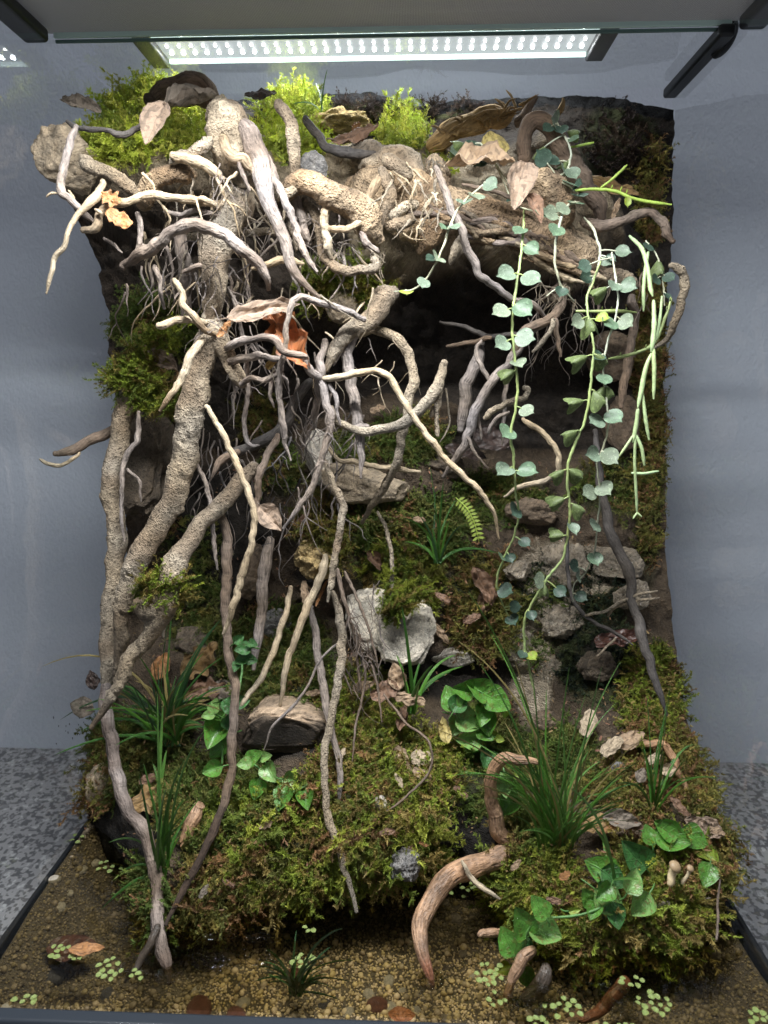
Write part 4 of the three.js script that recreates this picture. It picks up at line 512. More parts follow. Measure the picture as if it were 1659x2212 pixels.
// place, size (half axes in picture units), depth half axis, turn
function rock(label, m, px, py, d, a, b, c, turn, o = {}, name = 'rock') {
  if (o.outline) { o.poly = []; for (let i = 0; i < o.outline.length; i += 2) o.poly.push([(o.outline[i] - px) / a, (py - o.outline[i + 1]) / b]); }
  const p = at(px, py, d), k = p.s / FPX, r = solo(name, label, name.replace('_', ' '), rockGeo(a * k, b * k, c * k, { seed: px * 0.013 + py * 0.007, ...o }), RM[m], o.group);
  r.position.copy(p); r.quaternion.copy(CQ); r.rotateZ(turn * Math.PI / 180); if (o.tilt) r.rotateX(o.tilt * Math.PI / 180); return r;
}
rock('large pale boulder at the upper left end of the ledge', 'tan', 145, 345, .625, 62, 68, 60, 20, { rough: 0.16, planes: 9 });
rock('big dark brown boulder behind the crusted root column', 'dark', 318, 1008, .71, 60, 110, 70, 0, { rough: 0.2, grit: 0.03, outline: [272, 930, 300, 905, 352, 898, 374, 920, 372, 1010, 366, 1080, 340, 1112, 290, 1108, 268, 1050] });
rock('flat tan stone slab with a thin pink root lying on it', 'tan', 785, 1048, .685, 100, 52, 60, -4, { planes: 14, tilt: 10 });
rock('pale stone wedge left of the flat tan slab', 'pale', 690, 990, .70, 34, 62, 40, 10, {});
rock('egg-shaped brown stone under the arch root', 'tan', 738, 662, .64, 33, 36, 30, 0, { round: 1, rough: 0.08 });
rock('grey rounded stone beside the upright stub root', 'grey', 676, 366, .63, 30, 34, 30, 0, { round: 1, rough: 0.1, grit: 0.05 });
rock('crumbly ochre clay lump hanging over a dark hollow', 'ochre', 690, 1205, .645, 50, 42, 44, 0, { round: 1, rough: 0.3, pit: 0.3, grit: 0.06 }, 'clay_lump');
rock('large pale rock with a flat sloping face in the middle', 'white', 872, 1362, .655, 70, 70, 56, 0, { rough: 0.16, grit: 0.02, slope: -0.25, outline: [812, 1300, 850, 1312, 880, 1335, 905, 1296, 930, 1310, 940, 1345, 932, 1378, 912, 1424, 868, 1430, 828, 1416, 806, 1372] });
rock('smaller pale rock left of and joined to the large pale rock', 'white', 792, 1332, .66, 50, 66, 50, 0, { rough: 0.16, grit: 0.02, slope: -0.2, outline: [752, 1290, 796, 1268, 830, 1274, 838, 1310, 826, 1350, 830, 1395, 790, 1398, 766, 1380, 748, 1330] });
rock('low pale stone ledge at the right foot of the large pale rock', 'pale', 985, 1415, .675, 52, 24, 30, 8, { planes: 12 });
rock('dark-fronted rock with painted front shade and lit top edge under the crossing roots', 'brown', 622, 1566, .60, 96, 54, 60, 0, { rough: 0.14, litTop: 1, slope: 0.35, outline: [528, 1600, 545, 1540, 566, 1518, 610, 1516, 660, 1526, 706, 1544, 718, 1566, 706, 1604, 640, 1616, 570, 1618] });
rock('pale brown stone in the cave wall at the right', 'brown', 1345, 915, .745, 44, 60, 40, 0, {});
rock('rounded ochre stone high on the right wall of the cave', 'brown', 1320, 770, .755, 50, 52, 30, 0, { round: 1 });
rock('wet pale stone behind the long dark root', 'wet', 1325, 1215, .70, 62, 42, 40, -14, { planes: 10, rough: 0.14 });
rock('pale wet stone at the top of the seep', 'wet', 1215, 1220, .71, 60, 50, 34, 10, { planes: 8, rough: 0.2, grit: 0.05 });
rock('tall wet clay stone at the lower end of the seep', 'wet', 1190, 1465, .685, 32, 66, 30, 14, { planes: 8, rough: 0.2, pit: 0.12 });
rock('pitted round grey stone above the dark hollow', 'grey', 876, 1872, .512, 33, 38, 32, 12, { planes: 9, rough: 0.3, grit: 0.06 });
rock('pale worn stone in the left corner under the golden moss', 'tan', 222, 1700, .615, 34, 54, 40, 6, {});
rock('smooth dark stone behind the blunt dark root', 'brown', 548, 1230, .70, 40, 62, 36, -10, {});
rock('little white quartz stone with a dark leaf stuck to it', 'pale', 822, 1735, .535, 13, 18, 12, 20, { planes: 9, detail: 8 }, 'stone');
rock('yellowish stones bedded in the foam behind the ledge moss', 'ochre', 720, 270, .755, 70, 26, 26, 8, { round: 1, rough: 0.35 });

rock('small wet stone at the left foot of the top seep stone', 'wet', 1118, 1235, .69, 34, 26, 24, 10, { planes: 9, rough: 0.2 });
rock('wet stone block in the middle of the seep beside the yellow vine', 'wet', 1215, 1345, .69, 46, 40, 30, -8, { planes: 9, rough: 0.22 });
rock('dark wet stone right of the seep under the red leaf', 'dark', 1290, 1440, .66, 50, 34, 30, 5, { planes: 9, rough: 0.2 });
rock('rounded wet stone above the dark red leaf', 'wet', 1365, 1285, .675, 40, 34, 26, 0, { planes: 9, rough: 0.18 });
rock('pale clay stone left of the seep above the climbing plant', 'wet', 1110, 1395, .685, 38, 46, 26, 20, { planes: 8, rough: 0.22 });
rock('small grey stone in the brown litter under the orange twig', 'grey', 1330, 1660, .585, 20, 15, 16, 10, { planes: 9 }, 'stone');
rock('small brown stone at the top edge of the right mound', 'brown', 1180, 1560, .64, 34, 24, 22, 0, { planes: 9, rough: 0.2 });
rock('dark mossy stone behind the left leaf pile', 'dark', 420, 1390, .70, 50, 36, 34, 0, { planes: 9, rough: 0.2 });
rock('grey stone lying behind the blunt dark root', 'grey', 600, 1345, .69, 40, 30, 30, 12, { planes: 9, rough: 0.2 });
rock('brown stone at the foot of the cave wall under the hanging vine', 'brown', 1150, 1105, .72, 56, 30, 34, -6, { planes: 9, rough: 0.2 });
rock('dark brown stone under the moss on the lower cave floor', 'dark', 960, 1010, .72, 50, 26, 30, 0, { planes: 9, rough: 0.2 });

// ---------------------------------------------------------------- water, gravel
{
  const waterM = new THREE.MeshPhysicalMaterial({ color: new THREE.Color().setRGB(0.66, 0.63, 0.52), transmission: 1, thickness: 0, roughness: 0.015, ior: 1.33 });
  const ripT = tex(256, (u, v) => tn(u, v, 6, 51) * 0.7 + tn(u, v, 14, 52) * 0.3); waterM.bumpMap = rep(ripT, 3); waterM.bumpScale = 0.0022;
  const wg = new THREE.PlaneGeometry(0.574, 0.385), wu = wg.attributes.uv, wp = wg.attributes.position; for (let i = 0; i < wu.count; i++) wu.setXY(i, wp.getX(i), wp.getY(i));
  const water = struct('water', wg, waterM); water.rotation.x = -Math.PI / 2; water.position.set(-0.024, WATER - 0.001, -0.602); water.userData.label = 'shallow still water over the gravel bed';
  const men = new THREE.LatheGeometry([[1.0, 2.2], [1.25, 1.2], [1.7, 0.45], [2.4, 0.1], [3.2, 0]].map(([x, y]) => new THREE.Vector2(x, y)), 24);
  for (const [x, y, r] of [[366, 2118, 9], [282, 2108, 8], [932, 2112, 9], [1096, 2158, 8], [1170, 2150, 14], [1335, 2140, 13], [560, 2060, 16], [470, 2062, 20]]) { const ang = Math.atan((y - CY) / FPX) + Math.atan(290 / FPX), p = at(x, y, (0.495 - WATER) / Math.tan(ang)), m = part('meniscus', men, waterM, water); m.rotation.x = Math.PI / 2; m.position.set(p.x + 0.024, -(p.z + 0.602), 0.0005); m.scale.set(r * p.s / FPX, 0.0012, r * p.s / FPX); }
  // bed: a sheet that rises gently to the back, then grains on it
  const siltAndShade = (x, z) => clamp(smooth(0.05, 0.35, fbm(x * 9 + 4, z * 9, 8, 3) + 0.55 * smooth(-0.12, -0.22, x) + 0.5 * smooth(0.10, 0.2, x) - 0.1) + 0.9 * smooth(-0.505, -0.53, z) * smooth(-0.2, -0.1, x), 0, 1);  // silt by noise and at both sides, plus painted shade under the overhang
  const bedY = (x, z) => 0.026 + 0.036 * smooth(-0.268, -0.31, x) * smooth(-0.41, -0.46, z) + 0.03 * smooth(0.235, 0.262, x) + 0.010 * smooth(-0.45, -0.62, z) + 0.012 * fbm(x * 12, z * 12, 3, 2) + 0.008 * smooth(-0.05, 0.1, x) * smooth(-0.5, -0.42, z);
  const bg = new THREE.PlaneGeometry(0.572, 0.30, 140, 70); bg.rotateX(-Math.PI / 2); bg.translate(-0.024, 0, -0.556); const bp = bg.attributes.position, bu = bg.attributes.uv; for (let i = 0; i < bp.count; i++) { bp.setY(i, bedY(bp.getX(i), bp.getZ(i))); bu.setXY(i, bp.getX(i), bp.getZ(i)); } bg.computeVertexNormals();
  struct('sand_bed', bg, mat({ color: new THREE.Color().setRGB(0.16, 0.125, 0.08), map: rep(crustT, 30), bumpMap: rep(crustT, 30), bumpScale: 0.002, roughness: 0.9 })).userData.label = 'sandy bed of the shallow water';
  const grain = new THREE.IcosahedronGeometry(1, 1); const N = 32000, gr = new THREE.InstancedMesh(grain, mat({ color: 0xffffff, roughness: 0.6 }), N), mm = new THREE.Matrix4(), q = new THREE.Quaternion(), c = new THREE.Color();
  for (let i = 0; i < N; i++) { const x = rr(-0.308, 0.26), z = -0.408 - 0.23 * Math.pow(rnd(), 1.3), s = rnd() < 0.08 ? rr(0.0013, 0.0028) : rr(0.0006, 0.0012); q.setFromEuler(new THREE.Euler(rr(0, 6), rr(0, 6), rr(0, 6))); mm.compose(V(x, bedY(x, z) + s * 0.4, z), q, V(s * rr(.8, 1.2), s * rr(.6, 1), s * rr(.8, 1.2))); gr.setMatrixAt(i, mm); const si = siltAndShade(x, z), k = rr(0.45, 1.1) * (1 - 0.62 * si), t = rnd(); c.setRGB((0.62 + 0.1 * t) * k, (0.47 + 0.09 * t) * k, (0.21 + 0.17 * t) * k); gr.setColorAt(i, c); }
  thing('gravel', 'fine golden gravel and coarse sand on the bottom of the water', 'gravel', null, gr).userData.kind = 'stuff';
  // larger pebbles
  const pg = [0, 1, 2].map((k) => rockGeo(1, 0.62, 0.8, { seed: 3.3 + k, round: 1, rough: 0.12, grit: 0, detail: 5 })), pebM = [rockM(0.66, 0.58, 0.46, 0.5, 0.0004), rockM(0.44, 0.36, 0.27, 0.5, 0.0004), rockM(0.22, 0.09, 0.06, 0.5, 0.0004), rockM(0.12, 0.11, 0.11, 0.5, 0.0004)];
  const spots = [[1585, 1, 0, 0]];
  const onBed = (px, py) => { let p; for (let d = 0.38; d < 0.7; d += 0.001) { p = at(px, py, d); if (p.y <= bedY(p.x, p.z)) break; } return p; };
  const lab = ['small pale pebble lying in the golden gravel under the water', 'dull brown pebble lying in the golden gravel under the water', 'dark red flat stone lying in the golden gravel under the water', 'blackish pebble lying in the golden gravel under the water'], grp = ['pale pebbles under the water', 'brown pebbles under the water', 'dark red stones under the water', 'blackish pebbles under the water'];
  const peb = (px, py, r, m) => { const p = onBed(px, py), o = solo('pebble', lab[m], 'pebble', pg[Math.floor(rnd() * 3)], pebM[m], grp[m]); const s = r * p.s / FPX; o.position.copy(p); o.scale.setScalar(s); o.rotation.set(rr(-.2, .2), rr(0, 6), rr(-.2, .2)); };
  for (const [x, y, r, m] of [[797, 2150, 14, 0], [525, 2168, 16, 0], [426, 2140, 12, 0], [840, 2120, 15, 0], [868, 2142, 10, 0], [752, 2188, 14, 0], [10, 2180, 16, 0], [130, 1960, 14, 0], [118, 1900, 13, 0], [178, 1880, 12, 0], [150, 1930, 10, 0], [205, 1865, 12, 0], [845, 2180, 16, 0], [430, 2185, 34, 2], [510, 2200, 26, 2], [815, 2175, 24, 2], [700, 2172, 15, 3], [1350, 2135, 14, 1], [1395, 2150, 16, 1], [1550, 2060, 20, 1], [1500, 2150, 14, 1], [960, 1950, 12, 1], [985, 1985, 14, 1], [630, 2110, 20, 2], [335, 2190, 10, 1], [230, 2150, 16, 3], [115, 2110, 24, 3], [1000, 2060, 11, 1], [1020, 2110, 10, 0], [900, 2185, 12, 0], [960, 2200, 11, 1], [1240, 2185, 13, 1]]) peb(x, y, r, m);
}

// ---------------------------------------------------------------- moss
function mossGeo(k, n = 5) {
  const pos = [], nor = [], col = [], tri = (a, b, c, t0, t1) => { const e = b.clone().sub(a).cross(c.clone().sub(a)).normalize(); for (const [p, t] of [[a, t0], [b, t0], [c, t1]]) { pos.push(p.x, p.y, p.z); nor.push(e.x, e.y, e.z); col.push(t, t, t); } };
  const strand = (p0, dir, len, nodes, leaf, curl, depth) => {
    let p = p0.clone(), d = dir.clone().normalize(), side = V(rr(-1, 1), rr(-1, 1), rr(-1, 1)).cross(d).normalize();
    for (let i = 0; i < nodes; i++) {
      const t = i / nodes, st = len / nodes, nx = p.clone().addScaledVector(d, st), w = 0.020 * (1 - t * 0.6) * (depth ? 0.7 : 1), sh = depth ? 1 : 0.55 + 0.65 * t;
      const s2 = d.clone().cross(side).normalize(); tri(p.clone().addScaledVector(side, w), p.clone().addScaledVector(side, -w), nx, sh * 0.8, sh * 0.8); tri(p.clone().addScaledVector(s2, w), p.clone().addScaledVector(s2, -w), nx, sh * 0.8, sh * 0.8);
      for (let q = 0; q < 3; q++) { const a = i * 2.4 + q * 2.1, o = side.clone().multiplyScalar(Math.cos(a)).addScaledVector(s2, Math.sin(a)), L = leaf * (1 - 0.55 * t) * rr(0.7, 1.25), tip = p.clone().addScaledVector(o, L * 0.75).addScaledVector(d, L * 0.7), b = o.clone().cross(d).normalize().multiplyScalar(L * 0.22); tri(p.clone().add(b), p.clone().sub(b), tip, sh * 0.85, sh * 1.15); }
      if (!depth && i > 1 && i % 2 === 0) { const a = i * 1.7, o = side.clone().multiplyScalar(Math.cos(a)).addScaledVector(s2, Math.sin(a)); strand(p, o.addScaledVector(d, 0.8), len * 0.42 * (1 - t * 0.6), 4, leaf * 0.7, curl, 1); }
      p = nx; d.add(V(rr(-.22, .22), curl * 0.1 + rr(-.2, .2), rr(-.22, .22))).normalize();
    }
  };
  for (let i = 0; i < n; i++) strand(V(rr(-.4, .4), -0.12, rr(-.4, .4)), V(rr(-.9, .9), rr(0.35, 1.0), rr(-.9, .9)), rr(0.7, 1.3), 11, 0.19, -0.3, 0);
  const G = new THREE.BufferGeometry(); G.setAttribute('position', new THREE.Float32BufferAttribute(pos, 3)); G.setAttribute('normal', new THREE.Float32BufferAttribute(nor, 3)); G.setAttribute('color', new THREE.Float32BufferAttribute(col, 3)); return G;
}
const mossG = [1, 2, 3, 4, 5].map((k) => mossGeo(k));
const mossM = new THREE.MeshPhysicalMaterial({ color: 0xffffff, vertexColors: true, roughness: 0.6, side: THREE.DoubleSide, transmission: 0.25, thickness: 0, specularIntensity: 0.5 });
const PAL = [[[0.30, 0.36, 0.035], [0.24, 0.30, 0.04], [0.36, 0.38, 0.06]], [[0.17, 0.22, 0.025], [0.22, 0.25, 0.03], [0.12, 0.16, 0.022], [0.20, 0.16, 0.04]], [[0.075, 0.115, 0.020], [0.10, 0.14, 0.022], [0.13, 0.14, 0.03]], [[0.20, 0.17, 0.035], [0.16, 0.16, 0.03], [0.19, 0.115, 0.04], [0.11, 0.12, 0.025]], [[0.028, 0.045, 0.018], [0.05, 0.065, 0.02], [0.02, 0.028, 0.015]], [[0.05, 0.036, 0.022], [0.035, 0.026, 0.018], [0.07, 0.05, 0.025]]];
let made = 0;
MOSS.forEach(([x, y, a, b, n, len, pal, droop, label], k) => {
  const im = new THREE.InstancedMesh(mossG[k % 5], mossM, n), c = new THREE.Color(), m4 = new THREE.Matrix4(); let cnt = 0;
  for (let i = 0; i < n * 2 && cnt < n * 0.9; i++) {
    const r = Math.sqrt(rnd()), t = rnd() * 6.283, p = S(x + a * r * Math.cos(t), y + b * r * Math.sin(t), 0.001); if (!p) continue;
    if (pal > 0 && pal < 5 && y > 850 && n3(p.x * 38, p.y * 38, 7) + 0.5 * n3(p.x * 90, p.y * 90, 2) < -0.26) continue;
    const s = len * 0.00115 * rr(0.6, 1.2) * (rnd() < 0.14 ? 1.6 : 1), up = p.n.clone().multiplyScalar(1).add(V(rr(-.35, .35), 0.45 - droop * 1.1 + rr(-.3, .3), rr(-.1, .3))).normalize(), tw = new THREE.Quaternion().setFromAxisAngle(V(0, 1, 0), rnd() * 6.283);
    m4.compose(p, new THREE.Quaternion().setFromUnitVectors(V(0, 1, 0), up).multiply(tw), V(s, s * rr(.8, 1.25), s)); im.setMatrixAt(cnt, m4);
    const pp = (n3(p.x * 45, p.y * 45, 4) > 0.22 && pal > 0 && pal < 4) ? 3 : pal, q = PAL[pp][Math.floor(rnd() * PAL[pp].length)], v = rr(0.7, 1.45); c.setRGB(q[0] * v * 1.65, q[1] * v * 1.58, q[2] * v * 2.1); im.setColorAt(cnt, c); cnt++;
  }
  im.count = cnt; made += cnt; thing('moss', label, 'moss', null, im).userData.kind = 'stuff';
});
// moss cushions that sit on a root, a knot or a stone instead of on the bank
function mossOn(label, places, n, len, pal, droop = 0.3) {
  const im = new THREE.InstancedMesh(mossG[n % 5], mossM, n), c = new THREE.Color(), m4 = new THREE.Matrix4();
  for (let i = 0; i < n; i++) { const k = Math.floor(rnd() * places.length / 5) * 5, t = rnd() * 6.283, r = Math.sqrt(rnd()), p = at(places[k] + places[k + 2] * r * Math.cos(t), places[k + 1] + places[k + 3] * r * Math.sin(t), places[k + 4] + rr(-.004, .006)), s = len * 0.0012 * rr(0.6, 1.3), up = V(rr(-.9, .9), 0.6 - droop + rr(-.5, .5), rr(.2, 1)).normalize(); m4.compose(p, new THREE.Quaternion().setFromUnitVectors(V(0, 1, 0), up), V(s, s, s)); im.setMatrixAt(i, m4); const q = PAL[pal][Math.floor(rnd() * PAL[pal].length)], v = rr(0.9, 1.6); c.setRGB(q[0] * v, q[1] * v, q[2] * v); im.setColorAt(i, c); }
  made += n; thing('moss', label, 'moss', null, im).userData.kind = 'stuff';
}
mossOn('moss cuff at the head of the leftmost crusted root column', [285, 812, 42, 26, .634, 340, 850, 50, 45, .645, 300, 785, 45, 26, .64], 120, 12, 1, 0.6);
mossOn('moss growing out of the crusted knot on the slanting root', [330, 1282, 50, 18, .553, 370, 1290, 20, 22, .56], 34, 11, 1, 0.4);
mossOn('moss tongue spilling over the notch of the large pale rock', [868, 1285, 48, 36, .625, 845, 1318, 14, 22, .622], 44, 12, 1, 0.9);
mossOn('moss cap on the crumbly ochre clay lump', [700, 1150, 42, 22, .632, 735, 1190, 16, 30, .632], 50, 11, 3, 0.5);
mossOn('moss on the ledge behind the pale hooked root', [740, 612, 60, 18, .63, 800, 620, 40, 25, .64, 690, 640, 30, 25, .64], 60, 12, 1, 0.5);
mossOn('moss sprigs beside the dull tan leaf left of the trunk root', [375, 720, 45, 20, .63, 330, 740, 40, 20, .65], 36, 11, 1, 0.4);
console.log('moss tufts', made);
// ---------------------------------------------------------------- fallen leaves
const deadSeed = () => rr(1, 60);
// label, material, base x, y, distance (0 = on the bank), length, width in picture units, direction in degrees, how far it faces up / the viewer, shape options
function dead(label, m, px, py, d, len, wid, deg, face = 0.6, o = {}, cat = 'fallen leaf', group) {
  let p = S(px, py, o.flush ? 0.006 : 0.017); if (d) { const q = p && !o.free ? Math.min(d, p.d) : d, n = p && p.d < d + 0.03 ? p.n : null; p = at(px, py, q); p.n = n; } const k = p.s / FPX, nrm = (p.n ? p.n.clone() : BACK.clone()).multiplyScalar(0.6).addScaledVector(BACK, face).add(V(0, o.up ?? 0.35, 0)).addScaledVector(RIGHT, o.side ?? 0).normalize();
  let dir = inPlane(deg).addScaledVector(BACK, o.out ?? 0); dir.addScaledVector(nrm, -dir.dot(nrm) * (o.lie ?? 1)).normalize();
  const G = leafGeo(o.w ?? ovate(1, 0.8), { nu: 22, nv: 14, seed: deadSeed(), ...o, crumple: (o.crumple ?? 0.12) * 1.8 + 0.03 });
  const t = o.stalk ? thing(cat.replace(' ', '_'), label, cat, group) : null, mesh = t ? part('blade', G, LM[m], t) : solo(cat.replace(' ', '_'), label, cat, G, LM[m], group);
  setLeaf(mesh, p, dir, nrm, len * k, wid * k);
  if (t) { const e = p.clone().addScaledVector(dir, -o.stalk * k).addScaledVector(nrm, 0.002), mm = p.clone().lerp(e, 0.5).addScaledVector(nrm, 0.0015); part('stalk', tubeGeo([p.clone().addScaledVector(dir, len * k * 0.1), mm, e], [0.0006, 0.0007, 0.0009], { lump: 0.05, seg: 6 }), M.brown, t); }
  return mesh;
}
dead('large curled grey-brown leaf on top of the upper left moss', 'grey', 352, 235, .60, 128, 66, 37, 0.2, { roll: 1.2, crumple: 0.1, up: 0.8 });
dead('greyish tan leaf with a dark stalk hanging from the upper left moss', 'pink', 358, 222, .585, 112, 62, 252, 0.9, { fold: 0.4, crumple: 0.06, stalk: -8 });
dead('little orange oak leaf caught at the far left roots', 'orange', 262, 440, .55, 56, 40, 152, 0.9, { w: oakish });
dead('round tan-orange leaf caught below the level root at the far left', 'orange', 232, 455, .548, 66, 44, -35, 0.9, { w: torn(3), crumple: 0.06 });
dead('brown arched leaf lying on the soil near the back wall', 'brown', 715, 305, .66, 120, 36, 6, 0.4, { bend: 0.9, up: 0.6, stalk: 8 });
dead('small ochre leaf piece beside the brown arched leaf', 'orange', 762, 282, .68, 26, 22, 60, 0.7, { w: torn(8) });
dead('big tan crumpled leaf draped over the log', 'tan', 962, 352, .625, 150, 78, -4, 0.35, { fold: 0.5, crumple: 0.14, up: 0.9, w: ovate(1, 1.1) });
dead('shiny pale tan leaf half hanging from the big tan leaf on the log', 'pink', 1132, 352, .615, 118, 62, 258, 0.8, { fold: 0.5, crumple: 0.1, stalk: 0 });
dead('dark purple leaf tip hanging in front of the log', 'brown', 1140, 420, .605, 76, 30, 290, 0.8, { fold: 0.7, crumple: 0.05 });
dead('upright yellow leaf between the vine leaves on the log', 'yellow', 1072, 342, .65, 72, 66, 98, 0.8, { w: ovate(1, 0.7), crumple: 0.06 });
dead('brown torn leaf leaning at the upper right wall', 'ochre', 1270, 385, .70, 118, 46, -10, 0.9, { w: torn(21), crumple: 0.08 });
dead('narrow tan leaf scrap standing near the right wall', 'tan', 1318, 478, .67, 52, 16, 68, 0.9, { w: torn(5) });
dead('long pale leaf stretched between the trunk root and the brown stone', 'pink', 492, 690, .575, 162, 52, 14, 0.8, { crumple: 0.12, fold: 0.2, stalk: 24 });
dead('bright russet beech leaf hanging in the middle of the roots', 'russet', 585, 672, .60, 165, 84, 300, 0.95, { crumple: 0.22, fold: 0.7, w: oakish });
dead('small cream leaf corner behind the level thin roots', 'yellow', 578, 800, .598, 64, 34, 58, 0.9, { w: torn(14), fold: 0.6 });
dead('small brown leaf scrap in the fork of the trunk root', 'orange', 470, 728, .575, 46, 22, 55, 0.9, { w: torn(9) });
dead('dull tan leaf on the moss left of the trunk root', 'pink', 320, 752, .645, 88, 44, -38, 0.8, { crumple: 0.14, stalk: 6 });
dead('pointed mauve-brown leaf hanging beside the brown root', 'pink', 562, 1092, .60, 74, 50, 310, 0.8, { fold: 0.5, crumple: 0.06, stalk: 14 });
dead('dark leaf lying in front of the cave mouth', 'dark', 960, 968, .70, 100, 40, -8, 0.4, { up: 0.6, crumple: 0.1 });
dead('second dark leaf leaning behind the forked cave roots', 'dark', 1020, 935, .70, 90, 56, -20, 0.7, { crumple: 0.12 });
dead('little tan leaf in the cave behind the loop root', 'tan', 800, 890, .70, 36, 24, 20, 0.9, { w: torn(12) });
dead('wet brown curled leaf on the moss right of the pale rock', 'brown', 1022, 1228, 0, 92, 44, 292, 0.8, { crumple: 0.22, roll: 1.1 });
dead('wet brown crumpled leaf tip below the wet curled leaf', 'brown', 1062, 1262, 0, 72, 38, 250, 0.8, { crumple: 0.2 });
dead('dark red wet leaf beside the long dark root', 'red', 1285, 1390, .64, 104, 54, 10, 0.7, { crumple: 0.1, up: 0.5, w: torn(17) });
dead('pale ragged leaf scrap at the corner of the large pale rock', 'tan', 935, 1345, 0, 56, 22, -52, 0.9, { w: torn(6) });
dead('curled striped brown leaf in the moss above the pale rock', 'brown', 795, 1190, 0, 52, 30, -60, 0.8, { roll: 1.4 });
dead('narrow tan leaf hanging under the clay lump', 'tan', 658, 1302, .63, 48, 24, 92, 0.9, { w: torn(10), crumple: 0.05 });
dead('orange bark flake beside the hanging tan leaf', 'orange', 682, 1310, .635, 62, 10, 68, 0.9, { w: torn(2) });
dead('standing brown leaf with a raised pointed tip below the pale rock', 'tan', 862, 1492, .595, 62, 40, 100, 0.7, { fold: 0.7, crumple: 0.12, out: 0.3 });
dead('dark half of the standing brown leaf with its shade painted in', 'brown', 858, 1480, .594, 62, 52, 205, 0.4, { crumple: 0.1, w: torn(31), fold: 0.3 });
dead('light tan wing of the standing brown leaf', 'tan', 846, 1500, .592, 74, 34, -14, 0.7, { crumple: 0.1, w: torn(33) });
dead('small ribbed leaf on the moss right of the pale rock bundle', 'tan', 760, 1490, 0, 52, 24, 18, 0.7, { crumple: 0.06 });
dead('left pale leaf scrap of the three on the green moss field', 'tan', 852, 1612, 0, 62, 42, -60, 0.9, { w: torn(41), crumple: 0.05 });
dead('creamy upper leaf scrap of the three on the green moss field', 'pale', 888, 1640, 0, 44, 44, 10, 0.9, { w: torn(44), crumple: 0.05 });
dead('lower right leaf scrap of the three on the green moss field', 'tan', 892, 1662, 0, 44, 30, -35, 0.9, { w: torn(47), crumple: 0.05 });
dead('narrow pale leaf chip below the three leaf scraps', 'pale', 855, 1670, 0, 34, 16, -70, 0.9, { w: torn(51), crumple: 0.03 });
dead('yellowed upright leaf left of the glossy climbing plant', 'yellow', 966, 1608, .585, 60, 28, 92, 0.95, { crumple: 0.06 });
dead('dry brown leaf between the sedge and the bark roll', 'brown', 862, 1580, .59, 70, 30, 80, 0.5, { roll: 1 });
dead('wide orange-brown maple leaf lying left of the bark roll', 'ochre', 282, 1742, .575, 122, 72, 22, 0.7, { w: oakish, crumple: 0.1, up: 0.7 });
dead('large brown leaf at the back of the left leaf pile', 'ochre', 395, 1462, 0, 100, 66, 48, 0.8, { w: oakish, crumple: 0.14 });
dead('folded brown leaf at the front of the left leaf pile', 'brown', 400, 1500, 0, 92, 56, 10, 0.8, { w: oakish, crumple: 0.16, fold: 0.4 });
dead('grey crumpled leaf at the right of the left leaf pile', 'grey', 452, 1480, 0, 74, 46, -20, 0.7, { crumple: 0.16 });
dead('rusty leaf standing at the left of the leaf pile', 'orange', 335, 1470, 0, 66, 40, 75, 0.8, { crumple: 0.14 });
dead('round grey leaf leaning on the left pane', 'grey', 205, 1535, .62, 56, 46, 165, 0.9, { w: ovate(1, 1), crumple: 0.06 });
dead('dark curled leaf above the round grey leaf', 'dark', 205, 1490, .625, 44, 28, 110, 0.7, { crumple: 0.15 });
dead('orange leaf floating at the left shore', 'orange', 148, 2052, .452, 76, 30, 12, 0.2, { up: 3, crumple: 0.05, stalk: 0 });
dead('dark red leaf under water at the left shore', 'red', 100, 2048, .478, 112, 60, 6, 0.2, { up: 3, crumple: 0.05 });
dead('brown torn leaf behind the right ivy, in front of the grass base', 'ochre', 1255, 1790, 0, 76, 46, 20, 0.7, { w: torn(61), crumple: 0.1 });
dead('greyish folded leaf right of the brown torn leaf', 'grey', 1300, 1765, 0, 84, 40, -12, 0.7, { fold: 0.5, crumple: 0.1 });
dead('peach leaf strip between the two leaves at the grass base', 'orange', 1298, 1800, 0, 44, 16, 28, 0.8, { w: torn(63), crumple: 0.04 });
dead('small peach leaf chip on the right mound', 'orange', 1208, 1898, 0, 28, 22, 25, 0.9, { w: torn(66), crumple: 0.03 });
dead('pale upright leaf behind the tall grass', 'pale', 1262, 1590, 0, 62, 42, 70, 0.9, { w: torn(71), crumple: 0.05 });
dead('white bleached leaf under the orange twig', 'pale', 1300, 1630, 0, 60, 40, 40, 0.9, { w: torn(73), crumple: 0.08 });
dead('tan leaf lying along the orange twig', 'tan', 1335, 1612, 0, 70, 38, 30, 0.8, { crumple: 0.1 });
dead('grey shell-like leaf near the right corner twig', 'grey', 1378, 1690, 0, 36, 26, 60, 0.9, { crumple: 0.08 });
dead('curled pale leaf in the brown litter at the right', 'pale', 1425, 1670, 0, 40, 30, 20, 0.8, { roll: 1.2 });
dead('brownish ribbed leaf above the right ivy', 'pink', 1478, 1770, .545, 76, 40, -32, 0.8, { crumple: 0.2 });
dead('folded tan leaf end beside the brownish ribbed leaf', 'pink', 1508, 1768, .54, 60, 34, -42, 0.8, { crumple: 0.15, fold: 0.5 });
dead('red-brown leaf under water at the front edge', 'russet', 838, 2190, .432, 60, 34, -8, 0.2, { up: 3, crumple: 0.05 });
dead('brown leaf half under water by the floating leaves in front', 'brown', 1222, 2196, .43, 56, 24, 8, 0.2, { up: 3 });
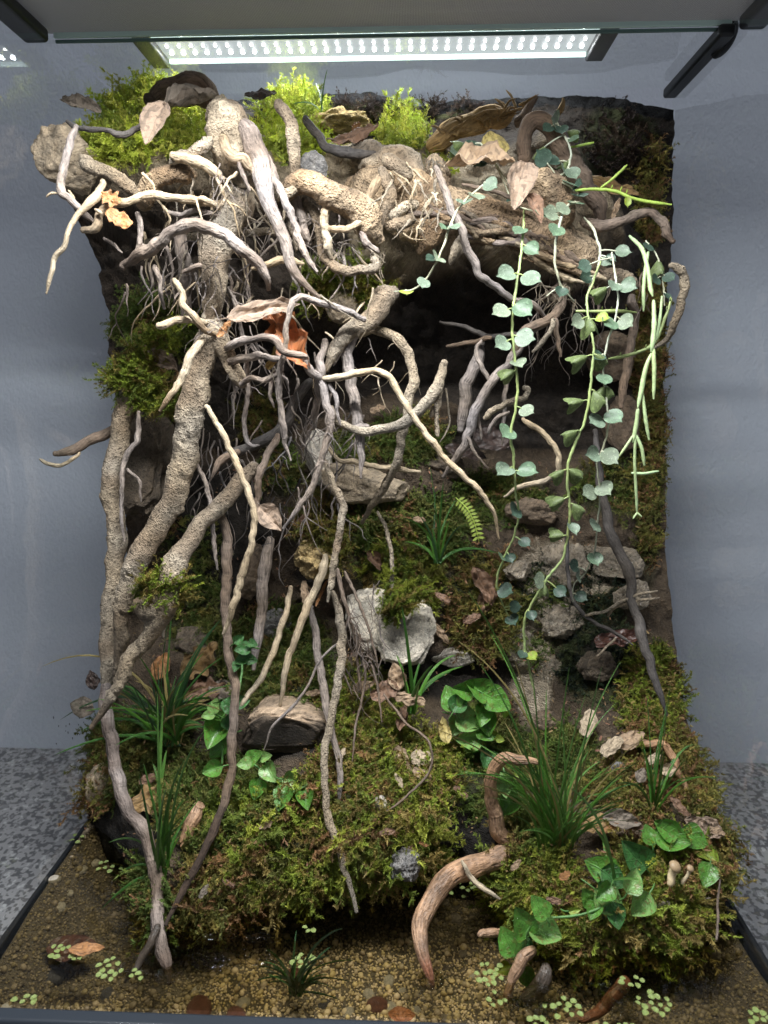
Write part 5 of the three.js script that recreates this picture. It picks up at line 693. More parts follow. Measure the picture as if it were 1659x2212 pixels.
{ // more dry scraps lying in the lower moss
  const where = [['tan', 560, 1790, 30, 18, 30, 'on the middle moss fringe left of the bare root'], ['brown', 980, 1700, 36, 20, -40, 'in the shaded moss left of the upright driftwood arm'], ['pale', 735, 1640, 26, 15, 70, 'on the moss beside the crossing roots'], ['brown', 820, 1800, 34, 18, 10, 'above the pitted grey stone'], ['orange', 905, 1820, 22, 12, -20, 'at the right edge of the middle moss fringe'], ['tan', 1105, 1880, 30, 16, 50, 'on the moss beside the driftwood fork'], ['brown', 1180, 1940, 34, 18, -15, 'in the moss behind the pointed green leaves'], ['grey', 1420, 1960, 30, 16, 20, 'under the two mushrooms'], ['brown', 1345, 1770, 46, 24, -30, 'right of the grass base'], ['pale', 1395, 1650, 40, 22, 35, 'below the orange twig'], ['brown', 1450, 1720, 48, 22, -60, 'at the thin corner grass'], ['tan', 1530, 1790, 36, 20, -20, 'against the right pane'], ['brown', 300, 1690, 44, 24, 20, 'under the drooping sedge blades at the left'], ['grey', 430, 1940, 32, 18, 60, 'on the gritty part of the left shore mound'], ['brown', 480, 1900, 30, 16, -30, 'at the top of the left shore mound'], ['tan', 660, 1500, 34, 18, 15, 'above the dark-fronted rock'], ['brown', 940, 1280, 38, 20, -35, 'in the moss right of the pale rock notch'], ['brown', 1000, 1345, 42, 22, 25, 'below the wet curled leaf'], ['tan', 890, 1120, 30, 16, -10, 'on the slope behind the small sedge'], ['brown', 640, 1130, 36, 18, 40, 'left of the clay lump']];
  for (const [m, x, y, l, w, g, s] of where) dead(({ tan: 'tan', brown: 'brown', pale: 'pale', orange: 'orange', grey: 'grey' })[m] + ' dry leaf scrap ' + s, m, x, y, 0, l, w, g, 0.7, { w: torn(x * 0.1), crumple: 0.1 });
}
{ // rolled bark pieces, bark wood, mushrooms
  root('rolled orange-brown bark piece standing in the moss', 'drift', [432, 1738, .537, 14, 422, 1762, .532, 14, 408, 1788, .526, 14, 392, 1820, .52, 13], { lump: 0.2, ridge: 0.3, tint: 0.5, flat: 0.2 }, 'bark roll');
  const fb = rootWith('fibrous shredded wood lying on the ledge against the back wall', 'fibre', [930, 318, .70, 16, 985, 285, .70, 24, 1040, 262, .70, 26, 1085, 250, .70, 18, 1110, 243, .70, 8], { lump: 0.3, ridge: 0.5 }, [], 'shredded wood');
  for (let i = 0; i < 34; i++) { const t = rnd(), x = 960 + 170 * t, y = 292 - 55 * t + rr(-14, 14), a = rr(10, 60) * Math.PI / 180, L = rr(18, 48), p = at(x, y, .69), q = at(x + L * Math.cos(a) * (rnd() < .3 ? -1 : 1), y - L * Math.sin(a), .69 + rr(-.012, .012)), m = p.clone().lerp(q, 0.5).add(V(rr(-.003, .003), rr(0, .004), 0)); part('shred', tubeGeo([p, m, q], [0.0013, 0.001, 0.0004], { seg: 6, lump: 0.2 }), M.fibre, fb); }
  root('brown broken twig tip pointing up behind the shredded wood', 'brown', [1118, 262, .705, 12, 1138, 236, .702, 12, 1160, 207, .70, 8], { lump: 0.2, flat: 0.2 }, 'twig');
  root('short curled brown peel at the top of the log', 'fibre', [1200, 262, .69, 4, 1206, 240, .69, 8, 1214, 225, .69, 6, 1216, 212, .69, 4], { lump: 0.3 }, 'bark peel');
dead('grey curled leaf at the upper left corner above the boulder', 'grey', 132, 215, .62, 96, 40, -22, 0.5, { roll: 1.1, w: torn(81), free: 1 });
rootWith('woody knob behind the curled grey leaf at the top', 'brown', [322, 215, .66, 22, 350, 190, .66, 32, 395, 180, .655, 36, 438, 190, .655, 30, 458, 225, .655, 20], { lump: 0.35, crust: 0.001 }, [], 'root');
dead('dark flat leaf behind the bright moss near the top', 'dark', 528, 205, .69, 70, 34, 4, 0.4, { w: torn(83), free: 1 });
  const mush = (label, a, cap, r) => { const t = thing('mushroom', label, 'mushroom'); part('stem', tubeOf(a, { lump: 0.1 }), rootMatLight, t); const p = at(...cap), k = p.s / FPX, g = new THREE.SphereGeometry(1, 20, 12, 0, 6.29, 0, 1.75); const m = part('cap', g, capM, t); m.position.copy(p); m.scale.set(r * k, r * k * 0.7, r * k); m.rotation.set(0.5, 0, -0.35); };
  const rootMatLight = rootMat(0.78, 0.62, 0.38, fineT, 40, 0.0002, 0.6), capM = mat({ color: new THREE.Color().setRGB(0.40, 0.28, 0.16), map: fineT, roughness: 0.5 });
  mush('larger pale mushroom on the right mound', [1447, 1910, .485, 9, 1450, 1890, .487, 9, 1455, 1876, .487, 10], [1458, 1872, .485], 13);
  mush('smaller thin mushroom right of the larger one', [1474, 1908, .485, 5, 1482, 1894, .486, 4, 1490, 1880, .487, 5], [1491, 1876, .486], 8);
  root('thin straight twig floating on the water at the right', 'grey', [1402, 1968, .478, 2, 1450, 1948, .49, 2, 1535, 1940, .497, 2], { lump: 0.1 }, 'twig');
  root('dry upright stalk at the right end of the shore mound', 'brown', [1548, 2030, .455, 3, 1551, 1990, .468, 3, 1550, 1950, .478, 3, 1556, 1900, .485, 2], { lump: 0.2 }, 'stalk');
}

LM.vine2 = leafM(0.155, 0.25, 0.15, speckT, { rough: 0.5, trans: 0.08 }); LM.vine3 = leafM(0.24, 0.30, 0.20, speckT, { rough: 0.6, trans: 0.08 });
// ---------------------------------------------------------------- trailing vines
const coinG = [0, 1, 2].map((k) => leafGeo(coin, { nu: 12, nv: 8, cup: 0.22 - 0.1 * k, bend: 0.3, crumple: 0.03, seed: k + 2 })), bulgeG = leafGeo(coin, { nu: 12, nv: 8, cup: -0.9, bend: -0.9, seed: 9 });
const stemM = rootMat(0.34, 0.42, 0.16, fineT, 40, 0.0001, 0.5), stemPale = rootMat(0.50, 0.52, 0.38, fineT, 40, 0.0001, 0.5), limeStem = rootMat(0.36, 0.50, 0.08, fineT, 40, 0.0001, 0.5), stemG = rootMat(0.10, 0.24, 0.06, fineT, 40, 0.0001, 0.5);
// stem as for a root; leaves: [x, y, radius, kind] with kind 0 speckled front, 1 bulging green back, 2 dark, 3 lime
function vine(label, m, stem, leaves, o = {}) {
  const t = thing('trailing_vine', label, 'trailing vine'), [P] = pathOf(stem); part('stem', tubeOf(stem.map((v, i) => i % 4 === 3 ? v * 0.66 : v), { lump: 0.2, wob: 0.7, tint: 0.2 }), m, t);
  const c = new THREE.CatmullRomCurve3(P, false, 'centripetal'), sp = c.getPoints(140), kind = [LM.vine, LM.vineBack, LM.vineDark, LM.lime], alt = [LM.vine, LM.vine2, LM.vine3];
  for (const [x, y, r0, k = 0] of leaves) { const r = r0 * 0.9;
    let best = 1e9, q = null; for (const p of sp) { const [a, b] = seen(p), e = (a - x) ** 2 + (b - y + 6) ** 2; if (e < best) { best = e; q = p; } }
    const d = -q.z - 0.004, ctr = at(x, y, d), kk = ctr.s / FPX, dir = ctr.clone().sub(q); dir.y -= 0.0015; dir.addScaledVector(BACK, rr(-.002, .003)); dir.normalize();
    const nrm = BACK.clone().multiplyScalar(rr(0.7, 1)).add(V(rr(-.35, .35), rr(-.15, .5), 0)).normalize(), L = r * 2.25 * kk, base = ctr.clone().addScaledVector(dir, -L * 0.44);
    setLeaf(part('leaf', k === 1 ? bulgeG : coinG[Math.floor(rnd() * 3)], k ? kind[k] : alt[Math.floor(rnd() * 3)], t), base, dir, nrm, L, L * rr(0.85, 1.0));
    part('leaf_stalk', tubeGeo([q.clone(), q.clone().lerp(base, 0.5).add(V(0, .0006, 0)), base.clone().addScaledVector(dir, L * .06)], [0.0007, 0.0006, 0.0006], { seg: 5, lump: 0, wob: 0, step: 0.002 }), m, t);
  }
  return t;
}
vine('longest straight vine with big speckled leaf pairs right of the loop root', stemM, [1132, 452, .612, 4, 1129, 520, .60, 5, 1120, 590, .59, 5, 1110, 655, .583, 5, 1106, 720, .58, 5, 1113, 780, .58, 5, 1117, 840, .58, 5, 1112, 885, .58, 5, 1103, 930, .58, 5, 1108, 980, .58, 5, 1114, 1060, .583, 4, 1120, 1110, .588, 4, 1108, 1165, .594, 4, 1085, 1215, .60, 4, 1073, 1265, .605, 4, 1088, 1310, .61, 3, 1112, 1350, .612, 3],
  [[1093, 596, 23], [1147, 603, 24], [1082, 675, 22], [1129, 670, 24], [1083, 744, 23], [1134, 730, 24], [1120, 788, 19], [1100, 810, 19, 1], [1138, 888, 18], [1093, 936, 25], [1089, 1020, 24], [1139, 1021, 24], [1110, 1104, 21, 2], [1133, 1173, 15, 2], [1084, 1206, 17], [1102, 1206, 12, 2], [1106, 1318, 0.1], [1092, 1276, 20, 2], [1113, 1310, 14, 2], [1108, 1340, 16, 2], [1122, 501, 20], [1148, 540, 20]]);
vine('yellow-stemmed vine with bulging green leaves reaching lowest in the middle right', stemM, [1298, 560, .61, 4, 1280, 610, .60, 4, 1268, 643, .595, 4, 1271, 685, .59, 4, 1280, 735, .585, 4, 1280, 793, .583, 5, 1275, 843, .582, 5, 1266, 898, .582, 5, 1247, 948, .583, 5, 1230, 993, .584, 5, 1225, 1035, .585, 5, 1231, 1090, .587, 5, 1228, 1140, .59, 5, 1215, 1206, .592, 5, 1185, 1248, .595, 5, 1155, 1291, .598, 5, 1136, 1331, .60, 5, 1132, 1381, .602, 5, 1140, 1428, .602, 5, 1150, 1476, .602, 5, 1157, 1524, .602, 3],
  [[1246, 695, 18], [1278, 690, 22, 1], [1301, 690, 16, 3], [1257, 773, 21, 1], [1302, 773, 19, 1], [1250, 867, 19, 1], [1298, 850, 20, 1], [1234, 930, 18, 1], [1206, 1020, 17, 1], [1244, 1022, 19, 1], [1207, 1086, 20, 1], [1250, 1092, 17, 1], [1236, 1143, 17], [1205, 1160, 17, 1], [1163, 1253, 19], [1178, 1272, 14, 1], [1210, 1278, 15, 2], [1147, 1330, 13, 2], [1148, 1420, 15, 3], [1128, 1415, 12, 2]]);
vine('vine with paired speckled leaves just left of the hanging cactus', stemPale, [1322, 545, .60, 4, 1330, 600, .592, 4, 1335, 640, .59, 4, 1330, 685, .588, 4, 1312, 740, .588, 4, 1303, 793, .588, 4, 1308, 850, .587, 4, 1314, 920, .587, 4, 1302, 968, .588, 4, 1290, 1005, .59, 4, 1296, 1060, .592, 3, 1290, 1140, .60, 3, 1284, 1190, .605, 3, 1262, 1240, .61, 3, 1240, 1262, .615, 3, 1238, 1300, .62, 3],
  [[1299, 627, 19, 1], [1325, 620, 18], [1357, 620, 20], [1316, 699, 22], [1352, 697, 20], [1292, 772, 16, 2], [1305, 820, 18], [1296, 845, 18, 1], [1322, 842, 14, 1], [1288, 910, 21], [1326, 901, 22], [1278, 983, 22], [1316, 988, 22], [1272, 1064, 21], [1306, 1058, 21], [1284, 1136, 18], [1285, 1208, 18], [1246, 1243, 19], [1238, 1222, 15, 2], [1255, 1290, 15, 2], [1262, 575, 17, 2]]);
vine('short vine dangling from the log to the blunt knobby root', stemPale, [1045, 398, .605, 4, 1008, 430, .60, 4, 985, 460, .595, 4, 972, 492, .59, 5, 960, 525, .588, 4, 942, 568, .588, 4, 920, 605, .59, 4, 896, 624, .595, 4, 850, 630, .605, 3],
  [[1003, 440, 19], [1028, 427, 20], [960, 496, 16], [982, 492, 15], [943, 560, 19], [930, 562, 15, 2], [914, 612, 17], [878, 634, 18, 3], [1060, 400, 18]]);
vine('pale-stemmed vine on the log with one round leaf facing the front', stemPale, [1252, 436, .625, 4, 1230, 442, .615, 5, 1213, 470, .605, 5, 1202, 510, .60, 5, 1198, 553, .60, 5, 1203, 590, .602, 4, 1215, 622, .607, 4, 1240, 650, .615, 3],
  [[1200, 500, 22], [1188, 462, 20], [1168, 460, 16], [1214, 452, 20], [1242, 440, 22], [1103, 443, 0.1], [1180, 640, 0.1], [1212, 632, 15, 2]]);
vine('white-stemmed vine at the right end of the log', stemPale, [1262, 470, .63, 4, 1285, 500, .62, 5, 1295, 540, .615, 5, 1290, 580, .613, 5, 1275, 620, .612, 4, 1265, 660, .612, 3], [[1264, 598, 18, 2], [1310, 565, 14], [1345, 545, 18], [1318, 560, 13, 2]]);
vine('vine cluster trailing over the arched limb at the top right', stemPale, [1205, 268, .65, 4, 1222, 300, .645, 4, 1232, 330, .64, 4, 1222, 372, .635, 4, 1200, 385, .632, 4, 1230, 400, .63, 4, 1248, 420, .628, 3],
  [[1195, 262, 22], [1212, 282, 18, 2], [1183, 278, 14, 2], [1237, 282, 14, 1], [1240, 300, 14], [1165, 325, 18, 1], [1172, 340, 20, 2], [1192, 350, 20, 2], [1218, 368, 18], [1236, 376, 18], [1230, 398, 20], [1250, 402, 15, 2], [1252, 425, 20, 2], [1225, 350, 14, 1]]);
vine('vine leaves heaped behind the big tan leaf on the log', stemPale, [990, 345, .65, 4, 1010, 320, .65, 4, 1035, 308, .648, 4, 1050, 325, .645, 4, 1065, 345, .64, 3],
  [[1000, 308, 18, 1], [982, 332, 18], [1020, 322, 24, 2], [1048, 340, 20, 2], [1065, 330, 18, 2], [1010, 345, 18, 2], [1035, 345, 22, 2], [1108, 440, 17, 2], [1130, 450, 16, 1], [1140, 468, 15, 2]]);
vine('thin dark-leaved vine strand close to the right pane', stemPale, [1395, 520, .63, 3, 1422, 560, .625, 3, 1432, 610, .622, 3, 1436, 660, .622, 3], [[1430, 568, 20, 1], [1415, 605, 15, 2], [1445, 600, 15, 2], [1400, 535, 15, 2], [1440, 640, 10, 2]]);
{
  // hanging cactus: slender jointed stems
  const t = thing('hanging_cactus', 'slender pale green jointed cactus hanging in front of the right wall', 'hanging cactus'), cm = rootMat(0.40, 0.52, 0.26, fineT, 40, 0.0001, 0.5);
  for (const a of [[1360, 510, .62, 5, 1385, 535, .61, 7, 1398, 575, .60, 7, 1406, 625, .595, 7, 1410, 640, .593, 4], [1400, 545, .605, 5, 1393, 590, .60, 6, 1390, 640, .597, 6, 1390, 672, .596, 4], [1412, 650, .592, 6, 1413, 700, .588, 8, 1409, 745, .586, 8, 1407, 760, .586, 5], [1412, 755, .586, 6, 1413, 800, .584, 7, 1412, 862, .583, 5], [1407, 765, .586, 6, 1395, 795, .584, 7, 1384, 850, .583, 8, 1378, 880, .582, 5], [1378, 885, .582, 6, 1374, 920, .582, 7, 1367, 955, .582, 5], [1388, 850, .584, 5, 1394, 900, .583, 6, 1402, 950, .583, 5], [1368, 940, .582, 4, 1352, 965, .58, 5, 1338, 985, .58, 4], [1374, 940, .582, 5, 1385, 965, .58, 6, 1392, 1005, .58, 5], [1372, 945, .582, 5, 1371, 1000, .582, 5, 1374, 1060, .583, 5, 1376, 1108, .585, 4], [1365, 1022, .583, 4, 1390, 1023, .582, 5, 1422, 1018, .582, 4], [1376, 1108, .585, 4, 1368, 1120, .584, 3], [1376, 1108, .585, 4, 1386, 1116, .584, 3], [1430, 640, .60, 4, 1425, 690, .595, 5, 1418, 735, .592, 4]]) part('stem_joint', tubeOf(a.map((v, i) => i % 4 === 3 ? v * 0.74 : v), { lump: 0.06, wob: 0.1, seg: 8 }), cm, t);
  const f = thing('hanging_cactus', 'bright lime cactus shoots pointing right across the upper right wall', 'hanging cactus');
  for (const a of [[1240, 412, .64, 4, 1285, 408, .635, 5, 1330, 413, .632, 5, 1365, 428, .63, 5, 1410, 437, .628, 5, 1450, 442, .626, 4], [1298, 405, .636, 3, 1325, 385, .635, 4, 1354, 357, .635, 4], [1232, 318, .65, 3, 1250, 315, .648, 4, 1282, 308, .648, 4]]) part('shoot', tubeOf(a.map((v, i) => i % 4 === 3 ? v * 0.8 : v), { lump: 0.12, wob: 0.2, seg: 8 }), limeStem, f);
  for (const [x, y] of [[1320, 408], [1340, 412], [1352, 418]]) part('bud', tubeOf([x, y, .632, 2, x + 3, y - 8, .63, 2], { seg: 6 }), limeStem, f);
  setLeaf(part('leaf', coinG[1], LM.lime, f), at(1356, 425, .629), V(0, -1, 0), BACK, .009, .006);
  const h = thing('hanging_cactus', 'thin green runner with buds crossing the vines level with the cave roof', 'hanging cactus');
  for (const a of [[1245, 672, .60, 3, 1290, 673, .598, 4, 1340, 672, .598, 4, 1375, 675, .60, 3], [1315, 775, .60, 3, 1355, 768, .60, 4, 1385, 758, .60, 4, 1412, 742, .602, 4, 1436, 690, .605, 4, 1450, 645, .61, 4]]) part('shoot', tubeOf(a, { lump: 0.12, wob: 0.2, seg: 8 }), stemM, h);
  for (const [x, y] of [[1300, 670], [1320, 671], [1352, 673], [1340, 770], [1372, 763], [1395, 752], [1440, 670], [1448, 650]]) part('bud', tubeOf([x, y, .60, 2, x + 1, y - 8, .598, 2], { seg: 6 }), stemM, h);
}

// ---------------------------------------------------------------- green plants with glossy leaves
const heartG = [0, 1, 2].map((k) => leafGeo(heart, { nu: 12, nv: 10, cup: 0.1 + 0.12 * k, fold: 0.18, bend: 0.25, crumple: 0.05, seed: 20 + k }));
const dropG = new THREE.SphereGeometry(1, 10, 6, 0, 6.2832, 0, 1.57), dropM = new THREE.MeshPhysicalMaterial({ color: 0xffffff, transmission: 1, thickness: 0, roughness: 0.02, ior: 1.33 });
// leaves: [x, y, length, direction, kind, width ratio]; drops of water on some
function leafy(label, d, leaves, stems = [], drops = 0, cat = 'creeping plant') {
  const t = thing(cat.replace(' ', '_'), label, cat), kind = [LM.ivy, LM.ivyPale, LM.ivyDark, LM.lime];
  for (const s of stems) part('stem', tubeOf(s, { lump: 0.1, wob: 0.3, seg: 7 }), stemG, t);
  leaves.forEach(([x, y, len, deg, k = 0, wr = 0.86], i) => {
    len *= 0.86; const s0 = S(x, y), dd = s0 ? Math.min(d, s0.d - 0.016) : d, ctr = at(x, y, dd + rr(-.004, .004)), kk = ctr.s / FPX, nrm = BACK.clone().multiplyScalar(rr(0.6, 0.95)).add(V(rr(-.35, .35), rr(0.15, 0.7), 0)).normalize();
    let dir = inPlane(deg); dir.addScaledVector(nrm, -dir.dot(nrm)).normalize(); const L = len * kk, base = ctr.clone().addScaledVector(dir, -L * 0.45);
    const m = setLeaf(part('leaf', heartG[i % 3], kind[k], t), base, dir, nrm, L, L * wr);
    part('leaf_stalk', tubeGeo([base.clone().addScaledVector(dir, L * .05), base.clone().addScaledVector(dir, -L * .15).addScaledVector(nrm, -.002), base.clone().addScaledVector(dir, -L * .3).addScaledVector(nrm, -.008)], [.0006, .0006, .0007], { seg: 5, lump: 0, step: 0.002, wob: 0 }), stemG, t);
    if (drops && len > 40) for (let q = 0; q < 3; q++) { const u = rr(-.3, .3), v = rr(.25, .7), side = dir.clone().cross(nrm).normalize(), dr = part('water_drop', dropG, dropM, t); dr.position.copy(base).addScaledVector(dir, L * v).addScaledVector(side, L * wr * u).addScaledVector(nrm, L * (0.03 + 0.05 * v + 0.12 * Math.abs(u))); dr.scale.setScalar(rr(.0006, .0013)); dr.quaternion.setFromUnitVectors(V(0, 1, 0), nrm); }
  });
  return t;
}
leafy('small glossy plant of six round leaves in the middle left moss', .545, [[550, 1637, 52, 30], [585, 1668, 58, -50, 1], [555, 1703, 54, 255], [613, 1722, 66, 265], [635, 1688, 66, -10, 1], [663, 1728, 56, -75], [530, 1650, 40, 190, 1], [575, 1636, 34, 10, 1], [462, 1662, 54, 200], [690, 1680, 36, 250, 3, .5]], [[585, 1690, .555, 3, 560, 1660, .553, 3, 530, 1640, .56, 3], [590, 1690, .553, 3, 620, 1690, .548, 3, 650, 1700, .55, 3]], 1);
leafy('bushy dark green climbing plant below the right end of the pale rock', .60, [[975, 1512, 70, 110], [990, 1520, 60, 60, 2], [1030, 1490, 76, 150], [1068, 1512, 84, -30], [1040, 1545, 60, 250], [1050, 1560, 66, 280], [1008, 1556, 78, -20, 1], [985, 1568, 54, 250, 1], [1013, 1595, 66, 185, 1], [1046, 1586, 50, -40], [1024, 1614, 44, 215], [1062, 1590, 34, 20, 3], [1078, 1597, 26, -10, 3], [1090, 1541, 26, 250, 3], [1040, 1516, 30, 80, 3], [1044, 1612, 30, -70, 3, .5], [1048, 1640, 60, 260, 2], [1000, 1490, 60, 170]], [[1030, 1600, .61, 3, 1045, 1560, .605, 3, 1030, 1510, .605, 3, 1000, 1490, .61, 3], [1045, 1590, .608, 3, 1070, 1592, .60, 3], [1024, 1620, .605, 3, 1012, 1680, .60, 2, 1040, 1725, .60, 2]], 1);
leafy('dark creeping plant climbing beside the long brown root', .58, [[465, 1526, 40, 80, 1], [452, 1547, 36, 190, 1], [478, 1548, 34, -30], [500, 1524, 56, 60, 2], [520, 1516, 44, 10, 2], [470, 1585, 84, 250], [480, 1612, 74, 230], [496, 1560, 44, 80, 2], [515, 1382, 32, 40, 2], [527, 1402, 44, 190, 2], [545, 1392, 30, -20, 2], [525, 1428, 40, 200, 2], [540, 1425, 36, -10, 2], [512, 1440, 30, 260, 2]], [[480, 1650, .57, 3, 478, 1600, .58, 3, 470, 1545, .59, 3], [500, 1560, .60, 3, 520, 1470, .63, 3, 525, 1390, .655, 3]], 1);
leafy('group of big pale green heart leaves in the middle of the right mound', .475, [[1267, 1938, 54, 120], [1283, 1966, 50, 250], [1304, 1925, 58, 215, 0], [1310, 1942, 92, -40, 1], [1362, 1905, 66, 60, 1], [1386, 1950, 72, 230, 1], [1240, 1966, 36, 10, 3, .5], [1330, 1975, 62, 280, 2]], [[1180, 1982, .47, 3, 1230, 1980, .468, 3, 1275, 1970, .468, 3, 1320, 1950, .47, 3]], 1);
leafy('upright cluster of pointed green leaves at the left of the right mound', .462, [[1165, 1962, 66, 120, 0], [1124, 1994, 86, 110], [1170, 2010, 92, -25, 1], [1098, 2036, 74, 115], [1130, 2040, 60, 260, 2], [1090, 2092, 40, 200, 3], [1137, 2110, 56, -60, 0]], [[1130, 2060, .458, 3, 1140, 2010, .46, 3, 1160, 1980, .462, 3]], 1);
leafy('row of glossy green leaves along the back edge of the right mound', .525, [[1302, 1880, 90, 150], [1320, 1895, 70, 320, 2], [1370, 1848, 92, 130, 2], [1402, 1806, 52, 100], [1446, 1810, 92, -20, 0], [1442, 1790, 66, 150], [1495, 1808, 76, -35, 0], [1520, 1838, 60, -50, 3], [1535, 1852, 40, -60, 3], [1528, 1888, 64, 250], [1300, 1920, 44, 260, 2]], [[1300, 1900, .52, 3, 1350, 1850, .525, 3, 1400, 1820, .527, 3, 1460, 1805, .528, 3, 1530, 1845, .525, 3]], 1);
leafy('wet drop-covered leaves behind the upright driftwood arm', .54, [[1091, 1692, 66, 280, 1, .75], [1102, 1735, 66, 240], [1118, 1700, 34, 20], [1112, 1680, 26, 60, 3]], [], 1);

// ---------------------------------------------------------------- sedge and grass tufts
const bladeM = [leafM(0.06, 0.19, 0.026, fineT, { rough: 0.35, trans: 0.15 }), leafM(0.10, 0.27, 0.03, fineT, { rough: 0.35, trans: 0.15 }), leafM(0.14, 0.32, 0.06, fineT, { rough: 0.4, trans: 0.2 }), leafM(0.035, 0.10, 0.03, fineT, { rough: 0.35, trans: 0.1 }), leafM(0.34, 0.27, 0.09, fineT, { rough: 0.6, trans: 0.1 })];
function bladeGeo(p0, p1, p2, w) {
  const c = new THREE.QuadraticBezierCurve3(p0, p1, p2), n = 14, pos = [], uv = [], idx = []; let side = p2.clone().sub(p0).cross(BACK.clone().add(V(rr(-.6, .6), 0, rr(-.6, .6)))).normalize();
  for (let i = 0; i <= n; i++) { const t = i / n, p = c.getPoint(t), T = c.getTangent(t), s = side.clone().addScaledVector(T, -side.dot(T)).normalize(), N = T.clone().cross(s), hw = w * Math.min(1, 0.55 + t * 2) * Math.pow(1 - t, 0.45) + 0.00012; for (const [q, h] of [[-1, 0.35], [0, 0], [1, 0.35]]) { const v = p.clone().addScaledVector(s, q * hw).addScaledVector(N, h * hw); pos.push(v.x, v.y, v.z); uv.push(q * .5 + .5, t * 3); } }
  for (let i = 0; i < n; i++) for (let j = 0; j < 2; j++) { const a = i * 3 + j; idx.push(a, a + 1, a + 3, a + 1, a + 4, a + 3); }
  const G = new THREE.BufferGeometry(); G.setAttribute('position', new THREE.Float32BufferAttribute(pos, 3)); G.setAttribute('uv', new THREE.Float32BufferAttribute(uv, 2)); G.setIndex(idx); G.computeVertexNormals(); return G;
}
// base, spread of the base, tips [x, y] by hand and n random ones in a fan of degrees a0..a1 with lengths l0..l1
function tuft(label, bx, by, d, spread, tips, n, a0, a1, l0, l1, w, mats, name = 'grass_tuft', cat = 'grass tuft') {
  const t = thing(name, label, cat), all = tips.map(([x, y]) => [x, y, rr(-.05, .05)]);
  for (let i = 0; i < n; i++) { const a = rr(a0, a1) * Math.PI / 180, L = rr(l0, l1); all.push([bx + L * Math.cos(a), by - L * Math.sin(a), rr(-.05, .04)]); }
  for (const [x, y, dz] of all) {
    const p0 = at(bx + rr(-spread, spread), by + rr(-spread * .4, spread * .4), d + rr(-.006, .006)), p2 = at(x, y, d + dz), m = p0.clone().lerp(p2, 0.5), lift = Math.abs(p2.x - p0.x) * rr(0.25, 0.6); m.x += (p0.x - p2.x) * 0.22; m.y += lift;
    part('blade', bladeGeo(p0, m, p2, w * rr(0.75, 1.2)), bladeM[mats[Math.floor(rnd() * mats.length)]], t);
  }
  return t;
}
tuft('dark sedge clump behind the crusted roots at the lower left', 365, 1605, .60, 24, [[90, 1440], [130, 1555], [120, 1630], [480, 1335], [470, 1345], [365, 1330], [372, 1300], [350, 1420], [430, 1500], [440, 1410], [480, 1420], [500, 1480], [290, 1470], [310, 1500], [230, 1540], [175, 1580], [470, 1590], [440, 1640], [340, 1720], [250, 1610]], 84, 20, 160, 70, 200, .0014, [0, 0, 1, 3, 4]);
tuft('bright broad blade tuft in front of the left sedge clump', 345, 1755, .565, 8, [[360, 1620], [330, 1650], [352, 1520]], 2, 60, 110, 60, 120, .0019, [1, 2]);
tuft('small sedge tuft on the moss slope in the centre', 945, 1218, .665, 8, [[928, 1005], [958, 1040], [985, 1080], [940, 1060], [866, 1155], [875, 1170], [995, 1135], [1075, 1195]], 6, 45, 130, 60, 140, .0014, [0, 1, 3]);
tuft('sparse sedge with tall arching blades behind the standing brown leaf', 888, 1540, .605, 8, [[868, 1310], [925, 1385], [985, 1415], [1000, 1440], [975, 1450], [866, 1440], [880, 1400], [850, 1560], [905, 1480]], 3, 60, 120, 70, 140, .0016, [0, 1, 1]);
tuft('large fine grass tuft right of the upright driftwood arm', 1200, 1850, .525, 34, [[1010, 1275], [1060, 1370], [1040, 1440], [990, 1385], [1340, 1430], [1300, 1440], [1400, 1590], [1230, 1440], [1150, 1450], [1090, 1560], [940, 1575], [1060, 1610], [1265, 1500], [1330, 1520], [1360, 1790], [1365, 1775], [1080, 1900], [1020, 1600], [1180, 1490], [1215, 1560], [1145, 1560], [1110, 1420], [1290, 1560]], 110, 35, 145, 80, 290, .0009, [0, 1, 1, 2, 2, 4]);
tuft('thin grass tuft in the right corner near the orange twig', 1412, 1760, .555, 8, [[1398, 1500], [1432, 1560], [1440, 1520], [1552, 1682], [1510, 1680], [1325, 1695], [1450, 1470], [1390, 1610], [1480, 1640]], 7, 60, 130, 80, 200, .001, [0, 1]);
tuft('grass tuft rising from the left shore mound beside the column root', 352, 1895, .51, 14, [[322, 1700], [340, 1500], [385, 1745], [400, 1640], [440, 1580], [310, 1650], [360, 1700], [400, 1760], [235, 1820], [300, 1670], [260, 1885], [218, 1965], [380, 1800]], 14, 60, 115, 70, 190, .0013, [0, 1, 0, 2]);
tuft('submerged dark grass plant in the middle foreground', 640, 2150, .45, 16, [[640, 2010], [685, 2035], [740, 2005], [560, 2090], [770, 2075], [745, 2150], [735, 2160], [550, 2120], [575, 2050]], 26, 10, 170, 50, 130, .0011, [3, 3, 0]);
tuft('fine green blade pair rising from the ledge moss into the light', 690, 240, .68, 6, [[707, 150], [682, 180], [632, 225]], 0, 0, 1, 1, 1, .0008, [1, 2]);
tuft('drooping loose grass blades on the front of the right mound', 1320, 1900, .49, 10, [[1250, 1760], [1230, 1700], [1380, 1900], [1300, 1800]], 0, 0, 1, 1, 1, .0011, [1, 2]);

